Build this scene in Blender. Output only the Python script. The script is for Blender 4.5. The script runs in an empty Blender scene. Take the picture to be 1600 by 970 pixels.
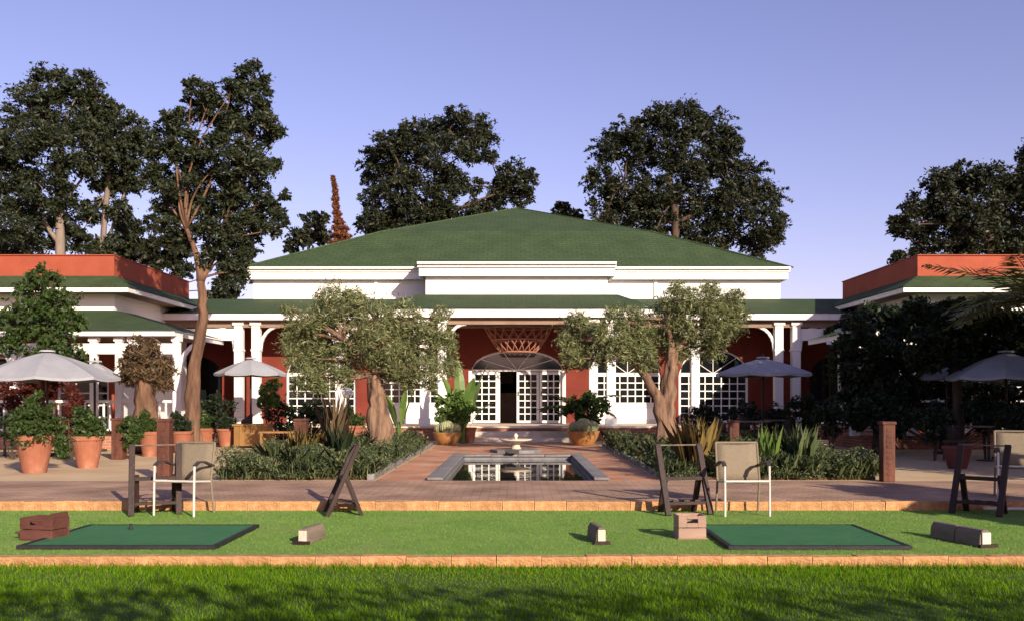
import bpy, math, random
import numpy as np
from mathutils import Vector, Matrix
random.seed(11)
rng = np.random.default_rng(11)
R = math.radians
scene = bpy.context.scene
C = scene.collection

# ------------------------------------------------------------------ camera, light, exposure
FPX, VPX, HOR, CAM_Z = 1500.0, 806.0, 622.0, 1.41        # focal length in photo pixels, vanishing point, eye height
cam = bpy.data.cameras.new('camera')
cam.sensor_width = 36.0
cam.lens = 36.0 * FPX / 1600.0
cam.shift_x = -(VPX - 800) / 1600.0
cam.shift_y = (HOR - 485) / 1600.0
cam.clip_end = 2000
camo = bpy.data.objects.new('camera', cam)
camo.location = (0, 0, CAM_Z)
camo.rotation_euler = (R(90), 0, 0)
C.objects.link(camo)
scene.camera = camo

SUN_EL = R(20.5)
SUN_H = Vector((0.49, -0.872, 0)).normalized()            # horizontal direction towards the sun
SUN_DIR = Vector((SUN_H.x * math.cos(SUN_EL), SUN_H.y * math.cos(SUN_EL), math.sin(SUN_EL)))
w = bpy.data.worlds.new('World')
scene.world = w
w.use_nodes = True
nt = w.node_tree
sky = nt.nodes.new('ShaderNodeTexSky')
sky.sky_type = 'NISHITA'
sky.sun_disc = False
sky.sun_elevation = SUN_EL
sky.sun_rotation = math.atan2(SUN_H.x, SUN_H.y)
sky.air_density = 1.0
sky.dust_density = 0.7
sky.ozone_density = 3.0
tint = nt.nodes.new('ShaderNodeMix')
tint.data_type = 'RGBA'
tint.blend_type = 'MULTIPLY'
tint.inputs[0].default_value = 1.0
tint.inputs[7].default_value = (1.36, 0.90, 1.05, 1)
nt.links.new(sky.outputs[0], tint.inputs[6])
bg = nt.nodes['Background']
bg.inputs[1].default_value = 0.100
nt.links.new(tint.outputs[2], bg.inputs[0])

sun = bpy.data.lights.new('sun', 'SUN')
sun.energy = 5.0
sun.angle = R(0.5)
sun.color = (1.0, 0.86, 0.68)
suno = bpy.data.objects.new('sun', sun)
suno.rotation_euler = SUN_DIR.to_track_quat('Z', 'Y').to_euler()
suno.location = SUN_DIR * 60
C.objects.link(suno)

scene.view_settings.view_transform = 'Standard'
scene.view_settings.look = 'None'
scene.view_settings.exposure = 0.7
scene.view_settings.gamma = 1.0

# ------------------------------------------------------------------ helpers
def X(px, D): return (px - VPX) * D / FPX
def Z(py, D): return CAM_Z - (py - HOR) * D / FPX
ORIG = {}

def tag(o, label=None, cat=None, group=None, kind=None):
    if label: o['label'] = label
    if cat: o['category'] = cat
    if group: o['group'] = group
    if kind: o['kind'] = kind
    return o

def thing(name, label, cat, loc=(0, 0, 0), rz=0.0, group=None, kind=None):
    o = bpy.data.objects.new(name, None)
    o.empty_display_size = 0.2
    o.location = loc
    o.rotation_euler = (0, 0, rz)
    C.objects.link(o)
    ORIG[o.name] = Vector(loc)
    tag(o, label, cat, group, kind)
    return o

class MB:
    """collects primitive shapes; build() links them as one mesh object"""
    def __init__(s): s.v = []; s.f = []
    def add(s, vs, fs):
        n = len(s.v)
        s.v += [tuple(p) for p in vs]
        s.f += [tuple(i + n for i in q) for q in fs]
        return s
    def box(s, x0, x1, y0, y1, z0, z1):
        return s.add([(x0,y0,z0),(x1,y0,z0),(x1,y1,z0),(x0,y1,z0),(x0,y0,z1),(x1,y0,z1),(x1,y1,z1),(x0,y1,z1)],
                     [(0,3,2,1),(4,5,6,7),(0,1,5,4),(1,2,6,5),(2,3,7,6),(3,0,4,7)])
    def beam(s, p0, p1, wd, ht, up=(0, 0, 1), w1=None, h1=None):
        p0, p1 = Vector(p0), Vector(p1)
        d = (p1 - p0).normalized()
        u = Vector(up)
        if abs(d.dot(u)) > 0.98: u = Vector((0, 1, 0))
        a = d.cross(u).normalized(); b = a.cross(d).normalized()
        w1 = wd if w1 is None else w1; h1 = ht if h1 is None else h1
        vs = []
        for p, ww, hh in ((p0, wd, ht), (p1, w1, h1)):
            for sx, sy in ((-1,-1),(1,-1),(1,1),(-1,1)):
                vs.append(p + a * sx * ww / 2 + b * sy * hh / 2)
        return s.add(vs, [(0,1,2,3)[::-1],(4,5,6,7),(0,1,5,4),(1,2,6,5),(2,3,7,6),(3,0,4,7)])
    def tube(s, pts, rad, n=8, flute=0.0):
        pts = [Vector(p) for p in pts]
        vs = []; fs = []
        prev = None
        for i, p in enumerate(pts):
            d = (pts[min(i+1, len(pts)-1)] - pts[max(i-1, 0)]).normalized()
            if prev is None:
                u = Vector((1, 0, 0)) if abs(d.x) < 0.9 else Vector((0, 1, 0))
                a = d.cross(u).normalized()
            else:
                a = (prev - d * prev.dot(d)).normalized()
            prev = a
            b = d.cross(a)
            r = rad[i] if hasattr(rad, '__len__') else rad
            for k in range(n):
                t = 2 * math.pi * k / n
                q = r * (1 + flute * (math.sin(3*t + i*0.35) * 0.6 + math.sin(5*t - i*0.6) * 0.5 + math.sin(8*t + i*0.9) * 0.3)) if flute else r
                vs.append(p + a * math.cos(t) * q + b * math.sin(t) * q)
        for i in range(len(pts) - 1):
            for k in range(n):
                k2 = (k + 1) % n
                fs.append((i*n+k, i*n+k2, (i+1)*n+k2, (i+1)*n+k))
        fs.append(tuple(range(n))[::-1]); fs.append(tuple((len(pts)-1)*n + k for k in range(n)))
        return s.add(vs, fs)
    def lathe(s, prof, n=20, c=(0, 0, 0), cap=True):
        vs = []; fs = []
        for r, z in prof:
            for k in range(n):
                t = 2 * math.pi * k / n
                vs.append((c[0] + r*math.cos(t), c[1] + r*math.sin(t), c[2] + z))
        for i in range(len(prof) - 1):
            for k in range(n):
                k2 = (k+1) % n
                fs.append((i*n+k, i*n+k2, (i+1)*n+k2, (i+1)*n+k))
        if cap:
            fs.append(tuple(range(n))[::-1]); fs.append(tuple((len(prof)-1)*n + k for k in range(n)))
        return s.add(vs, fs)
    def quad(s, *p): return s.add(p, [tuple(range(len(p)))])
    def build(s, name, m, parent=None, world=True, smooth=False, bevel=0):
        o0 = Vector((0, 0, 0))
        root = parent
        if parent is not None:
            root = parent.parent if parent.parent is not None else parent
            if world: o0 = ORIG.get(root.name, o0)
        me = bpy.data.meshes.new(name)
        me.from_pydata([(x - o0.x, y - o0.y, z - o0.z) for x, y, z in s.v], [], s.f)
        me.materials.append(m)
        if smooth: me.shade_smooth()
        o = bpy.data.objects.new(name, me)
        C.objects.link(o)
        if parent is not None: o.parent = parent
        if bevel:
            b = o.modifiers.new('bevel', 'BEVEL'); b.width = bevel; b.segments = 2; b.limit_method = 'ANGLE'
        return o

def inst(name, me, loc, parent=None, rz=0, scale=None):
    o = bpy.data.objects.new(name, me)
    o.location = loc
    o.rotation_euler = (0, 0, rz)
    if scale: o.scale = scale
    C.objects.link(o)
    if parent is not None: o.parent = parent
    return o

def copy_tree(o, parent=None):
    c = o.copy(); C.objects.link(c); c.parent = parent
    for ch in list(o.children): copy_tree(ch, c)
    return c

def np_mesh(name, V, nper, m, parent=None, origin=None):
    """V: (n, nper, 3) array, one polygon per row"""
    n = V.shape[0]
    P = V.reshape(-1, 3).astype(np.float32)
    if origin is not None: P = P - np.array(origin, dtype=np.float32)
    me = bpy.data.meshes.new(name)
    me.vertices.add(n * nper); me.vertices.foreach_set('co', P.ravel())
    me.loops.add(n * nper); me.loops.foreach_set('vertex_index', np.arange(n * nper, dtype=np.int32))
    me.polygons.add(n)
    me.polygons.foreach_set('loop_start', np.arange(0, n * nper, nper, dtype=np.int32))
    me.update(calc_edges=True)
    me.materials.append(m)
    o = bpy.data.objects.new(name, me)
    C.objects.link(o)
    if parent is not None: o.parent = parent
    return o

# ------------------------------------------------------------------ materials
MATS = {}
def mat(name, c1, c2=None, scale=4.0, rough=0.8, bump=0.0, bscale=40.0, detail=5.0, metal=0.0, spec=0.3, stretch=(1, 1, 1), wear=None):
    m = bpy.data.materials.new(name); m.use_nodes = True
    n = m.node_tree.nodes; l = m.node_tree.links
    p = n['Principled BSDF']
    p.inputs['Roughness'].default_value = rough
    p.inputs['Metallic'].default_value = metal
    p.inputs['Specular IOR Level'].default_value = spec
    tc = n.new('ShaderNodeTexCoord'); mp = n.new('ShaderNodeMapping')
    mp.inputs['Scale'].default_value = stretch
    l.new(tc.outputs['Object'], mp.inputs[0])
    if c2 is None: c2 = tuple(min(1, x * 1.18) for x in c1)
    nz = n.new('ShaderNodeTexNoise'); nz.inputs['Scale'].default_value = scale; nz.inputs['Detail'].default_value = detail
    nz.inputs['Roughness'].default_value = 0.65
    l.new(mp.outputs[0], nz.inputs['Vector'])
    rp = n.new('ShaderNodeValToRGB')
    rp.color_ramp.elements[0].position = 0.32; rp.color_ramp.elements[1].position = 0.68
    rp.color_ramp.elements[0].color = (*c1, 1); rp.color_ramp.elements[1].color = (*c2, 1)
    l.new(nz.outputs['Fac'], rp.inputs[0])
    out = rp.outputs[0]
    if wear:
        nz2 = n.new('ShaderNodeTexNoise'); nz2.inputs['Scale'].default_value = wear[1]; nz2.inputs['Detail'].default_value = 8
        l.new(tc.outputs['Object'], nz2.inputs['Vector'])
        r2 = n.new('ShaderNodeValToRGB'); r2.color_ramp.elements[0].position = wear[2]; r2.color_ramp.elements[1].position = wear[2] + 0.15
        l.new(nz2.outputs['Fac'], r2.inputs[0])
        mx = n.new('ShaderNodeMix'); mx.data_type = 'RGBA'
        l.new(r2.outputs[0], mx.inputs[0]); l.new(out, mx.inputs[6]); mx.inputs[7].default_value = (*wear[0], 1)
        out = mx.outputs[2]
    # a little difference from object to object
    oi = n.new('ShaderNodeObjectInfo'); hs = n.new('ShaderNodeHueSaturation'); mr = n.new('ShaderNodeMapRange')
    mr.inputs['To Min'].default_value = 0.88; mr.inputs['To Max'].default_value = 1.12
    l.new(oi.outputs['Random'], mr.inputs['Value']); l.new(mr.outputs[0], hs.inputs['Value']); l.new(out, hs.inputs['Color'])
    l.new(hs.outputs[0], p.inputs['Base Color'])
    if bump:
        nb = n.new('ShaderNodeTexNoise'); nb.inputs['Scale'].default_value = bscale; nb.inputs['Detail'].default_value = 4
        l.new(mp.outputs[0], nb.inputs['Vector'])
        b = n.new('ShaderNodeBump'); b.inputs['Strength'].default_value = bump; b.inputs['Distance'].default_value = 0.02
        l.new(nb.outputs['Fac'], b.inputs['Height']); l.new(b.outputs[0], p.inputs['Normal'])
    MATS[name] = m
    return m

def brick_mat(name, c1, c2, mortar, bw, bh, msize=0.012, rough=0.85, bump=0.5, offset=0.5, vertical=False, var=(0.65, 1.3)):
    m = bpy.data.materials.new(name); m.use_nodes = True
    n = m.node_tree.nodes; l = m.node_tree.links; p = n['Principled BSDF']
    p.inputs['Roughness'].default_value = rough; p.inputs['Specular IOR Level'].default_value = 0.25
    tc = n.new('ShaderNodeTexCoord'); mp = n.new('ShaderNodeMapping')
    l.new(tc.outputs['Object'], mp.inputs[0])
    if vertical: mp.inputs['Rotation'].default_value = (R(-90), 0, 0)
    bt = n.new('ShaderNodeTexBrick')
    bt.inputs['Scale'].default_value = 1.0
    bt.inputs['Brick Width'].default_value = bw; bt.inputs['Row Height'].default_value = bh
    bt.inputs['Mortar Size'].default_value = msize; bt.offset = offset
    bt.inputs['Color1'].default_value = (*c1, 1); bt.inputs['Color2'].default_value = (*c2, 1); bt.inputs['Mortar'].default_value = (*mortar, 1)
    l.new(mp.outputs[0], bt.inputs['Vector'])
    nz = n.new('ShaderNodeTexNoise'); nz.inputs['Scale'].default_value = 1.3; nz.inputs['Detail'].default_value = 8
    l.new(tc.outputs['Object'], nz.inputs['Vector'])
    hs = n.new('ShaderNodeHueSaturation'); mr = n.new('ShaderNodeMapRange')
    mr.inputs['From Min'].default_value = 0.3; mr.inputs['From Max'].default_value = 0.7
    mr.inputs['To Min'].default_value = var[0]; mr.inputs['To Max'].default_value = var[1]
    l.new(nz.outputs['Fac'], mr.inputs['Value']); l.new(mr.outputs[0], hs.inputs['Value']); l.new(bt.outputs[0], hs.inputs['Color'])
    l.new(hs.outputs[0], p.inputs['Base Color'])
    nb = n.new('ShaderNodeTexNoise'); nb.inputs['Scale'].default_value = 30
    l.new(tc.outputs['Object'], nb.inputs['Vector'])
    ad = n.new('ShaderNodeMath'); ad.operation = 'MULTIPLY_ADD'
    l.new(bt.outputs['Fac'], ad.inputs[0]); ad.inputs[1].default_value = -1.0; l.new(nb.outputs['Fac'], ad.inputs[2])
    b = n.new('ShaderNodeBump'); b.inputs['Strength'].default_value = bump; b.inputs['Distance'].default_value = 0.01
    l.new(ad.outputs[0], b.inputs['Height']); l.new(b.outputs[0], p.inputs['Normal'])
    return m

def leaf_mat(name, c1, c2, c3=None, trans=0.3, rough=0.5, spec=0.3):
    """colour differs from leaf to leaf; some light passes through"""
    m = bpy.data.materials.new(name); m.use_nodes = True
    n = m.node_tree.nodes; l = m.node_tree.links; p = n['Principled BSDF']
    p.inputs['Roughness'].default_value = rough; p.inputs['Specular IOR Level'].default_value = spec
    g = n.new('ShaderNodeNewGeometry'); rp = n.new('ShaderNodeValToRGB')
    rp.color_ramp.elements[0].color = (*c1, 1); rp.color_ramp.elements[1].color = (*c2, 1)
    if c3:
        e = rp.color_ramp.elements.new(0.88); e.color = (*c2, 1); rp.color_ramp.elements[2].color = (*c3, 1)
    l.new(g.outputs['Random Per Island'], rp.inputs[0])
    l.new(rp.outputs[0], p.inputs['Base Color'])
    t = n.new('ShaderNodeBsdfTranslucent'); mx = n.new('ShaderNodeMixShader'); mx.inputs[0].default_value = trans
    l.new(rp.outputs[0], t.inputs[0]); l.new(p.outputs[0], mx.inputs[1]); l.new(t.outputs[0], mx.inputs[2])
    l.new(mx.outputs[0], n['Material Output'].inputs[0])
    return m

M_white = mat('white_paint', (0.70, 0.68, 0.64), (0.80, 0.78, 0.75), 1.6, 0.55, 0.12, 30, stretch=(1, 1, 0.35), wear=((0.58, 0.53, 0.46), 2.2, 0.62))
M_whitewall = mat('white_render', (0.76, 0.74, 0.71), (0.82, 0.80, 0.77), 0.9, 0.7, 0.15, 25)
M_roof = brick_mat('green_roof_shingle', (0.036, 0.062, 0.024), (0.044, 0.070, 0.028), (0.026, 0.045, 0.018), 0.34, 0.17, 0.014, 0.8, 0.4, var=(0.85, 1.15))
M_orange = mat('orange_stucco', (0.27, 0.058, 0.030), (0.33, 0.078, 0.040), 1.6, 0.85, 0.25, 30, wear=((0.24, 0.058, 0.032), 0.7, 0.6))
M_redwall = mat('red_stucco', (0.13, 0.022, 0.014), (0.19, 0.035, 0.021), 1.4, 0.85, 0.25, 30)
M_soffit = mat('soffit_board', (0.22, 0.15, 0.11), (0.29, 0.20, 0.145), 2, 0.8, 0.2, 12, stretch=(1, 14, 1))
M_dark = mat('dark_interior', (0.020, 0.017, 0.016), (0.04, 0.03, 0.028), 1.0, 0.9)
M_brick = brick_mat('plinth_brick', (0.36, 0.13, 0.07), (0.30, 0.10, 0.055), (0.30, 0.24, 0.2), 0.22, 0.075, 0.012, 0.9, 0.6, vertical=True)
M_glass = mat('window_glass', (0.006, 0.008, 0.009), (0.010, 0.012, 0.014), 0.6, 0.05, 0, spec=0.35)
M_kerb = mat('sandstone_kerb', (0.34, 0.155, 0.060), (0.58, 0.34, 0.165), 8.0, 0.9, 1.0, 45, detail=9, wear=((0.27, 0.13, 0.065), 5.0, 0.58))
M_paving = brick_mat('terrace_paver', (0.33, 0.205, 0.135), (0.39, 0.25, 0.165), (0.23, 0.16, 0.115), 0.24, 0.12, 0.010, 0.85, 0.7)
M_sand = mat('sandy_concrete', (0.38, 0.27, 0.155), (0.49, 0.365, 0.22), 0.9, 0.9, 0.3, 25, detail=9, wear=((0.34, 0.23, 0.16), 0.5, 0.6))
M_path = brick_mat('terracotta_paver', (0.50, 0.205, 0.10), (0.44, 0.24, 0.14), (0.36, 0.28, 0.22), 0.3, 0.3, 0.014, 0.75, 0.5, offset=0.0)
M_stone = mat('grey_stone', (0.13, 0.125, 0.13), (0.22, 0.21, 0.21), 5, 0.65, 0.35, 30)
M_pale = mat('pale_limestone', (0.52, 0.44, 0.35), (0.64, 0.54, 0.43), 4, 0.7, 0.3, 30)
M_soil = mat('bed_soil', (0.06, 0.042, 0.028), (0.10, 0.07, 0.045), 8, 0.95, 0.8, 30)
M_earth = mat('dry_earth', (0.16, 0.13, 0.07), (0.10, 0.12, 0.04), 0.4, 0.95, 0.4, 10)
M_lawn = mat('lawn_soil', (0.045, 0.085, 0.012), (0.075, 0.12, 0.02), 6, 0.95, 0.8, 60)
M_tee = mat('tee_turf', (0.135, 0.265, 0.045), (0.225, 0.35, 0.070), 1.6, 0.9, 1.0, 160, detail=14, wear=((0.26, 0.31, 0.10), 1.1, 0.56))
M_mat = mat('mat_turf', (0.034, 0.150, 0.056), (0.046, 0.185, 0.070), 3, 0.9, 0.8, 220, wear=((0.045, 0.14, 0.075), 2.5, 0.62))
M_rubber = mat('black_rubber', (0.012, 0.012, 0.013), (0.022, 0.021, 0.021), 8, 0.6, 0.3, 60)
M_dwood = mat('dark_wood', (0.016, 0.008, 0.007), (0.038, 0.017, 0.013), 5, 0.55, 0.3, 25, stretch=(1, 1, 0.15))
M_cwood = mat('brown_crate_wood', (0.075, 0.026, 0.020), (0.125, 0.046, 0.034), 5, 0.7, 0.4, 30, stretch=(0.2, 1, 1))
M_lwood = mat('pale_crate_wood', (0.26, 0.165, 0.125), (0.36, 0.235, 0.18), 5, 0.7, 0.4, 30, stretch=(0.2, 1, 1))
M_owood = mat('ochre_wood', (0.20, 0.10, 0.030), (0.29, 0.155, 0.050), 4, 0.7, 0.3, 30, stretch=(1, 1, 0.2))
M_gwood = mat('weathered_wood', (0.105, 0.080, 0.062), (0.22, 0.170, 0.130), 5, 0.8, 0.5, 30, stretch=(1, 0.15, 1))
M_post = mat('rust_wood_post', (0.050, 0.018, 0.012), (0.125, 0.044, 0.026), 7, 0.75, 0.6, 20, stretch=(1, 1, 0.3))
M_terra = mat('terracotta', (0.24, 0.082, 0.044), (0.33, 0.130, 0.076), 3.5, 0.85, 0.25, 30, wear=((0.36, 0.22, 0.15), 4, 0.58))
M_maroon = mat('maroon_glaze', (0.085, 0.022, 0.022), (0.12, 0.035, 0.032), 3, 0.6)
M_ochre = mat('ochre_glaze', (0.30, 0.13, 0.038), (0.38, 0.20, 0.075), 3, 0.5, 0.1, 30)
M_sling = mat('beige_sling_fabric', (0.175, 0.140, 0.098), (0.21, 0.17, 0.118), 30, 0.8, 0.4, 300)
M_alu = mat('white_aluminium', (0.50, 0.47, 0.42), (0.58, 0.55, 0.50), 4, 0.35, 0, metal=0.0, spec=0.5)
M_blackm = mat('dark_metal', (0.03, 0.028, 0.028), (0.05, 0.045, 0.04), 5, 0.5)
M_canvas = mat('parasol_canvas', (0.25, 0.255, 0.275), (0.30, 0.305, 0.325), 2.0, 0.85, 0.15, 120)
M_wick = mat('dark_wicker', (0.045, 0.032, 0.028), (0.08, 0.06, 0.05), 20, 0.7, 0.6, 120)
M_lat = mat('peach_lattice', (0.32, 0.13, 0.085), (0.40, 0.19, 0.125), 4, 0.7)
M_globe = mat('opal_globe', (0.80, 0.79, 0.76), (0.84, 0.83, 0.8), 2, 0.3, spec=0.5)
M_bark = mat('tan_bark', (0.060, 0.036, 0.024), (0.27, 0.165, 0.105), 9, 0.9, 1.0, 18, stretch=(1, 1, 0.16))
M_barkg = mat('reddish_gum_bark', (0.055, 0.030, 0.020), (0.19, 0.105, 0.062), 6, 0.9, 1.0, 14, stretch=(1, 1, 0.2))
M_barkd = mat('brown_bark', (0.04, 0.027, 0.019), (0.09, 0.058, 0.04), 5, 0.9, 1.0, 14, stretch=(1, 1, 0.25))
M_barkp = mat('pale_bark', (0.15, 0.115, 0.09), (0.25, 0.20, 0.16), 3, 0.9, 0.6, 14, stretch=(1, 1, 0.2))
L_euc = leaf_mat('gum_leaves', (0.013, 0.022, 0.010), (0.034, 0.043, 0.018), (0.060, 0.050, 0.022), 0.15)
L_far = leaf_mat('far_leaves', (0.011, 0.018, 0.009), (0.028, 0.034, 0.014), (0.055, 0.042, 0.018), 0.15)
L_olive = leaf_mat('olive_leaves', (0.090, 0.115, 0.045), (0.235, 0.255, 0.110), (0.40, 0.39, 0.19), 0.35)
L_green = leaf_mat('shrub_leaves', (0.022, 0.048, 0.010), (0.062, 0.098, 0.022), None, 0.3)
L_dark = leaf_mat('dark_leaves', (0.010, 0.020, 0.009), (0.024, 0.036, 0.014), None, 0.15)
L_bright = leaf_mat('bright_leaves', (0.07, 0.15, 0.025), (0.15, 0.22, 0.05), None, 0.4)
L_banana = leaf_mat('banana_leaves', (0.10, 0.19, 0.04), (0.19, 0.27, 0.07), None, 0.45, 0.35)
L_bed = leaf_mat('bed_leaves', (0.036, 0.062, 0.024), (0.125, 0.155, 0.066), (0.27, 0.25, 0.12), 0.35)
L_rust = leaf_mat('rust_needles', (0.085, 0.030, 0.014), (0.20, 0.075, 0.03), None, 0.2)
L_dry = leaf_mat('dry_fronds', (0.05, 0.034, 0.018), (0.16, 0.105, 0.055), None, 0.25)
L_red = leaf_mat('red_leaves', (0.05, 0.012, 0.010), (0.13, 0.03, 0.018), None, 0.3)
L_gold = leaf_mat('golden_blades', (0.13, 0.085, 0.025), (0.24, 0.17, 0.055), None, 0.3)
L_palm = leaf_mat('palm_leaflets', (0.10, 0.12, 0.03), (0.26, 0.25, 0.08), None, 0.3)
L_grass = leaf_mat('grass_blades', (0.070, 0.165, 0.004), (0.150, 0.29, 0.008), (0.25, 0.30, 0.02), 0.4, 0.7, 0.08)
L_cactus = mat('cactus_skin', (0.20, 0.22, 0.10), (0.30, 0.31, 0.17), 14, 0.7, 0.8, 60)

# ------------------------------------------------------------------ ground, lawn, tee, paving, path
def struct(mb, name, m, bevel=0):
    return tag(mb.build(name, m, bevel=bevel), kind='structure')
YT0, YT1, YP1 = 8.67, 12.09, 15.12            # tee front, tee back, end of the paver band
ZT, ZP = 0.0, 0.11
struct(MB().quad((-900,-300,-0.16),(900,-300,-0.16),(900,1500,-0.16),(-900,1500,-0.16)), 'ground', M_earth)
struct(MB().quad((-60,-60,-0.10),(60,-60,-0.10),(60,YT0-0.1,-0.10),(-60,YT0-0.1,-0.10)), 'lawn', M_lawn)
tee = struct(MB().box(-45, 45, YT0, YT1, -0.12, ZT), 'tee_turf', M_tee)
paving = struct(MB().box(-45, 45, YT1 + 0.14, YP1, -0.1, ZP), 'paving', M_paving)
PX0, PX1, PY0, PY1 = -1.20, 1.28, 15.2, 21.4   # pool opening
BXL, BXR, YB = -2.22, 2.30, 27.4                # path edges
tb = MB()
tb.quad((-60,YP1,ZP),(BXL,YP1,ZP),(BXL,YB,ZP),(-60,YB,ZP))
tb.quad((BXR,YP1,ZP),(60,YP1,ZP),(60,YB,ZP),(BXR,YB,ZP))
tb.quad((-60,YB,ZP),(60,YB,ZP),(60,90,ZP),(-60,90,ZP))
struct(tb, 'terrace', M_sand)
pb = MB()
pb.quad((BXL,YP1,ZP),(BXR,YP1,ZP),(BXR,PY0,ZP),(BXL,PY0,ZP))
pb.quad((BXL,PY0,ZP),(PX0,PY0,ZP),(PX0,PY1,ZP),(BXL,PY1,ZP))
pb.quad((PX1,PY0,ZP),(BXR,PY0,ZP),(BXR,PY1,ZP),(PX1,PY1,ZP))
pb.quad((BXL,PY1,ZP),(BXR,PY1,ZP),(BXR,YB,ZP),(BXL,YB,ZP))
path = struct(pb, 'path', M_path)

# kerbs made of single stones
def stone_mesh(name, lx, ly, lz, m, seed):
    rr = random.Random(seed)
    mb = MB().box(-lx/2, lx/2, -ly/2, ly/2, 0, lz)
    mb.v = [(x + rr.uniform(-.004,.004), y + rr.uniform(-.006,.006), z + rr.uniform(-.005,.005)) for x, y, z in mb.v]
    o = mb.build(name, m, bevel=0)
    me = o.data
    bpy.data.objects.remove(o)
    return me
def bevelled(o, wd=0.008):
    b = o.modifiers.new('bevel', 'BEVEL'); b.width = wd; b.segments = 2
    return o
km = [stone_mesh('kerb_stone', 0.397, 0.13, 0.215, M_kerb, i) for i in range(4)]
for nm, y, z0, xr in (('tee_kerb', YT1 + 0.07, -0.103, 7.2), ('lawn_kerb', YT0 - 0.065, -0.212, 5.6)):
    k = thing(nm, None, None, (0, y, z0), kind='structure')
    i = 0
    x = -xr
    while x < xr:
        inst('kerb_stone', random.choice(km), (x, random.uniform(-.004,.004), random.uniform(-.004,.004)), k)
        x += 0.402
    for s in (-1, 1):
        MB().box(*sorted((s*(xr+0.22), s*45)), y-0.06, y+0.06, z0, z0+0.21).build('kerb_run', M_kerb, k)

# pool: basin walls, water, coping stones
pool = thing('pool', None, None, ((PX0+PX1)/2, PY0, 0), kind='structure')
pw = MB()
pw.box(PX0-0.02, PX0+0.06, PY0-0.02, PY1+0.02, -0.6, 0.10).box(PX1-0.06, PX1+0.02, PY0-0.02, PY1+0.02, -0.6, 0.10)
pw.box(PX0+0.061, PX1-0.061, PY0-0.02, PY0+0.02, -0.6, 0.10).box(PX0+0.061, PX1-0.061, PY1-0.06, PY1+0.02, -0.6, 0.10)
pw.box(PX0, PX1, PY0, PY1, -0.7, -0.61)
pw.build('basin_wall', M_stone, pool)
cst = [stone_mesh('coping_stone', 0.24, 0.585, 0.045, M_stone, 20+i) for i in range(3)]
cst2 = [stone_mesh('coping_stone', 0.585, 0.30, 0.045, M_stone, 30+i) for i in range(3)]
ox, oy = (PX0+PX1)/2, PY0
y = PY0 + 0.27
while y < PY1 + 0.2:
    for s, xx in ((-1, PX0-0.08), (1, PX1+0.08)):
        bevelled(inst('coping_stone', random.choice(cst), (xx-ox, y-oy, ZP+0.006), pool))
    y += 0.6
x = PX0 + 0.34
while x < PX1 - 0.1:
    bevelled(inst('coping_stone', random.choice(cst2), (x-ox, PY1-PY0+0.12, ZP+0.006), pool))
    x += 0.6
mw = bpy.data.materials.new('pool_water'); mw.use_nodes = True
p = mw.node_tree.nodes['Principled BSDF']
p.inputs['Base Color'].default_value = (0.018, 0.022, 0.018, 1); p.inputs['Roughness'].default_value = 0.02
p.inputs['IOR'].default_value = 1.33; p.inputs['Specular IOR Level'].default_value = 0.8
tcw = mw.node_tree.nodes.new('ShaderNodeTexCoord')
nw = mw.node_tree.nodes.new('ShaderNodeTexNoise'); nw.inputs['Scale'].default_value = 5; nw.inputs['Detail'].default_value = 2
bw = mw.node_tree.nodes.new('ShaderNodeBump'); bw.inputs['Strength'].default_value = 0.035; bw.inputs['Distance'].default_value = 0.02
mw.node_tree.links.new(tcw.outputs['Object'], nw.inputs['Vector'])
mw.node_tree.links.new(nw.outputs['Fac'], bw.inputs['Height']); mw.node_tree.links.new(bw.outputs[0], p.inputs['Normal'])
struct(MB().quad((PX0+0.05,PY0+0.01,0.05),(PX1-0.05,PY0+0.01,0.05),(PX1-0.05,PY1-0.05,0.05),(PX0+0.05,PY1-0.05,0.05)), 'water', mw)

# ------------------------------------------------------------------ clubhouse
ZF = 0.55
club = thing('clubhouse', 'white clubhouse with green hipped roof and columned porch behind the pool', 'building', (0, 33, ZP))
def arch_z(xc, hw, zs, zt, x):
    t = max(0.0, 1 - ((x - xc) / hw) ** 2)
    return zs + (zt - zs) * math.sqrt(t)
def arched_wall(x0, x1, y, z0, z1, ops, thick=0.25, n=14):
    """front wall in the XZ plane with arched openings (xc, half width, sill z, spring z, top z)"""
    mb = MB()
    cur = x0
    for xc, hw, zb, zs, zt in sorted(ops):
        mb.box(cur, xc-hw, y, y+thick, z0, z1)
        if zb > z0: mb.box(xc-hw, xc+hw, y, y+thick, z0, zb)
        for i in range(n):
            a, b = xc-hw+2*hw*i/n, xc-hw+2*hw*(i+1)/n
            za, zb2 = arch_z(xc,hw,zs,zt,a), arch_z(xc,hw,zs,zt,b)
            mb.add([(a,y,za),(b,y,zb2),(b,y,z1),(a,y,z1),(a,y+thick,za),(b,y+thick,zb2),(b,y+thick,z1),(a,y+thick,z1)],
                   [(0,1,2,3),(7,6,5,4),(0,4,5,1)])
        cur = xc + hw
    mb.box(cur, x1, y, y+thick, z0, z1)
    return mb
pane_cache = {}
def pane_mesh(wd, ht):
    k = (round(wd, 3), round(ht, 3))
    if k not in pane_cache:
        o = MB().box(-wd/2, wd/2, -0.004, 0.004, -ht/2, ht/2).build('pane', M_glass)
        pane_cache[k] = o.data
        bpy.data.objects.remove(o)
    return pane_cache[k]
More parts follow.
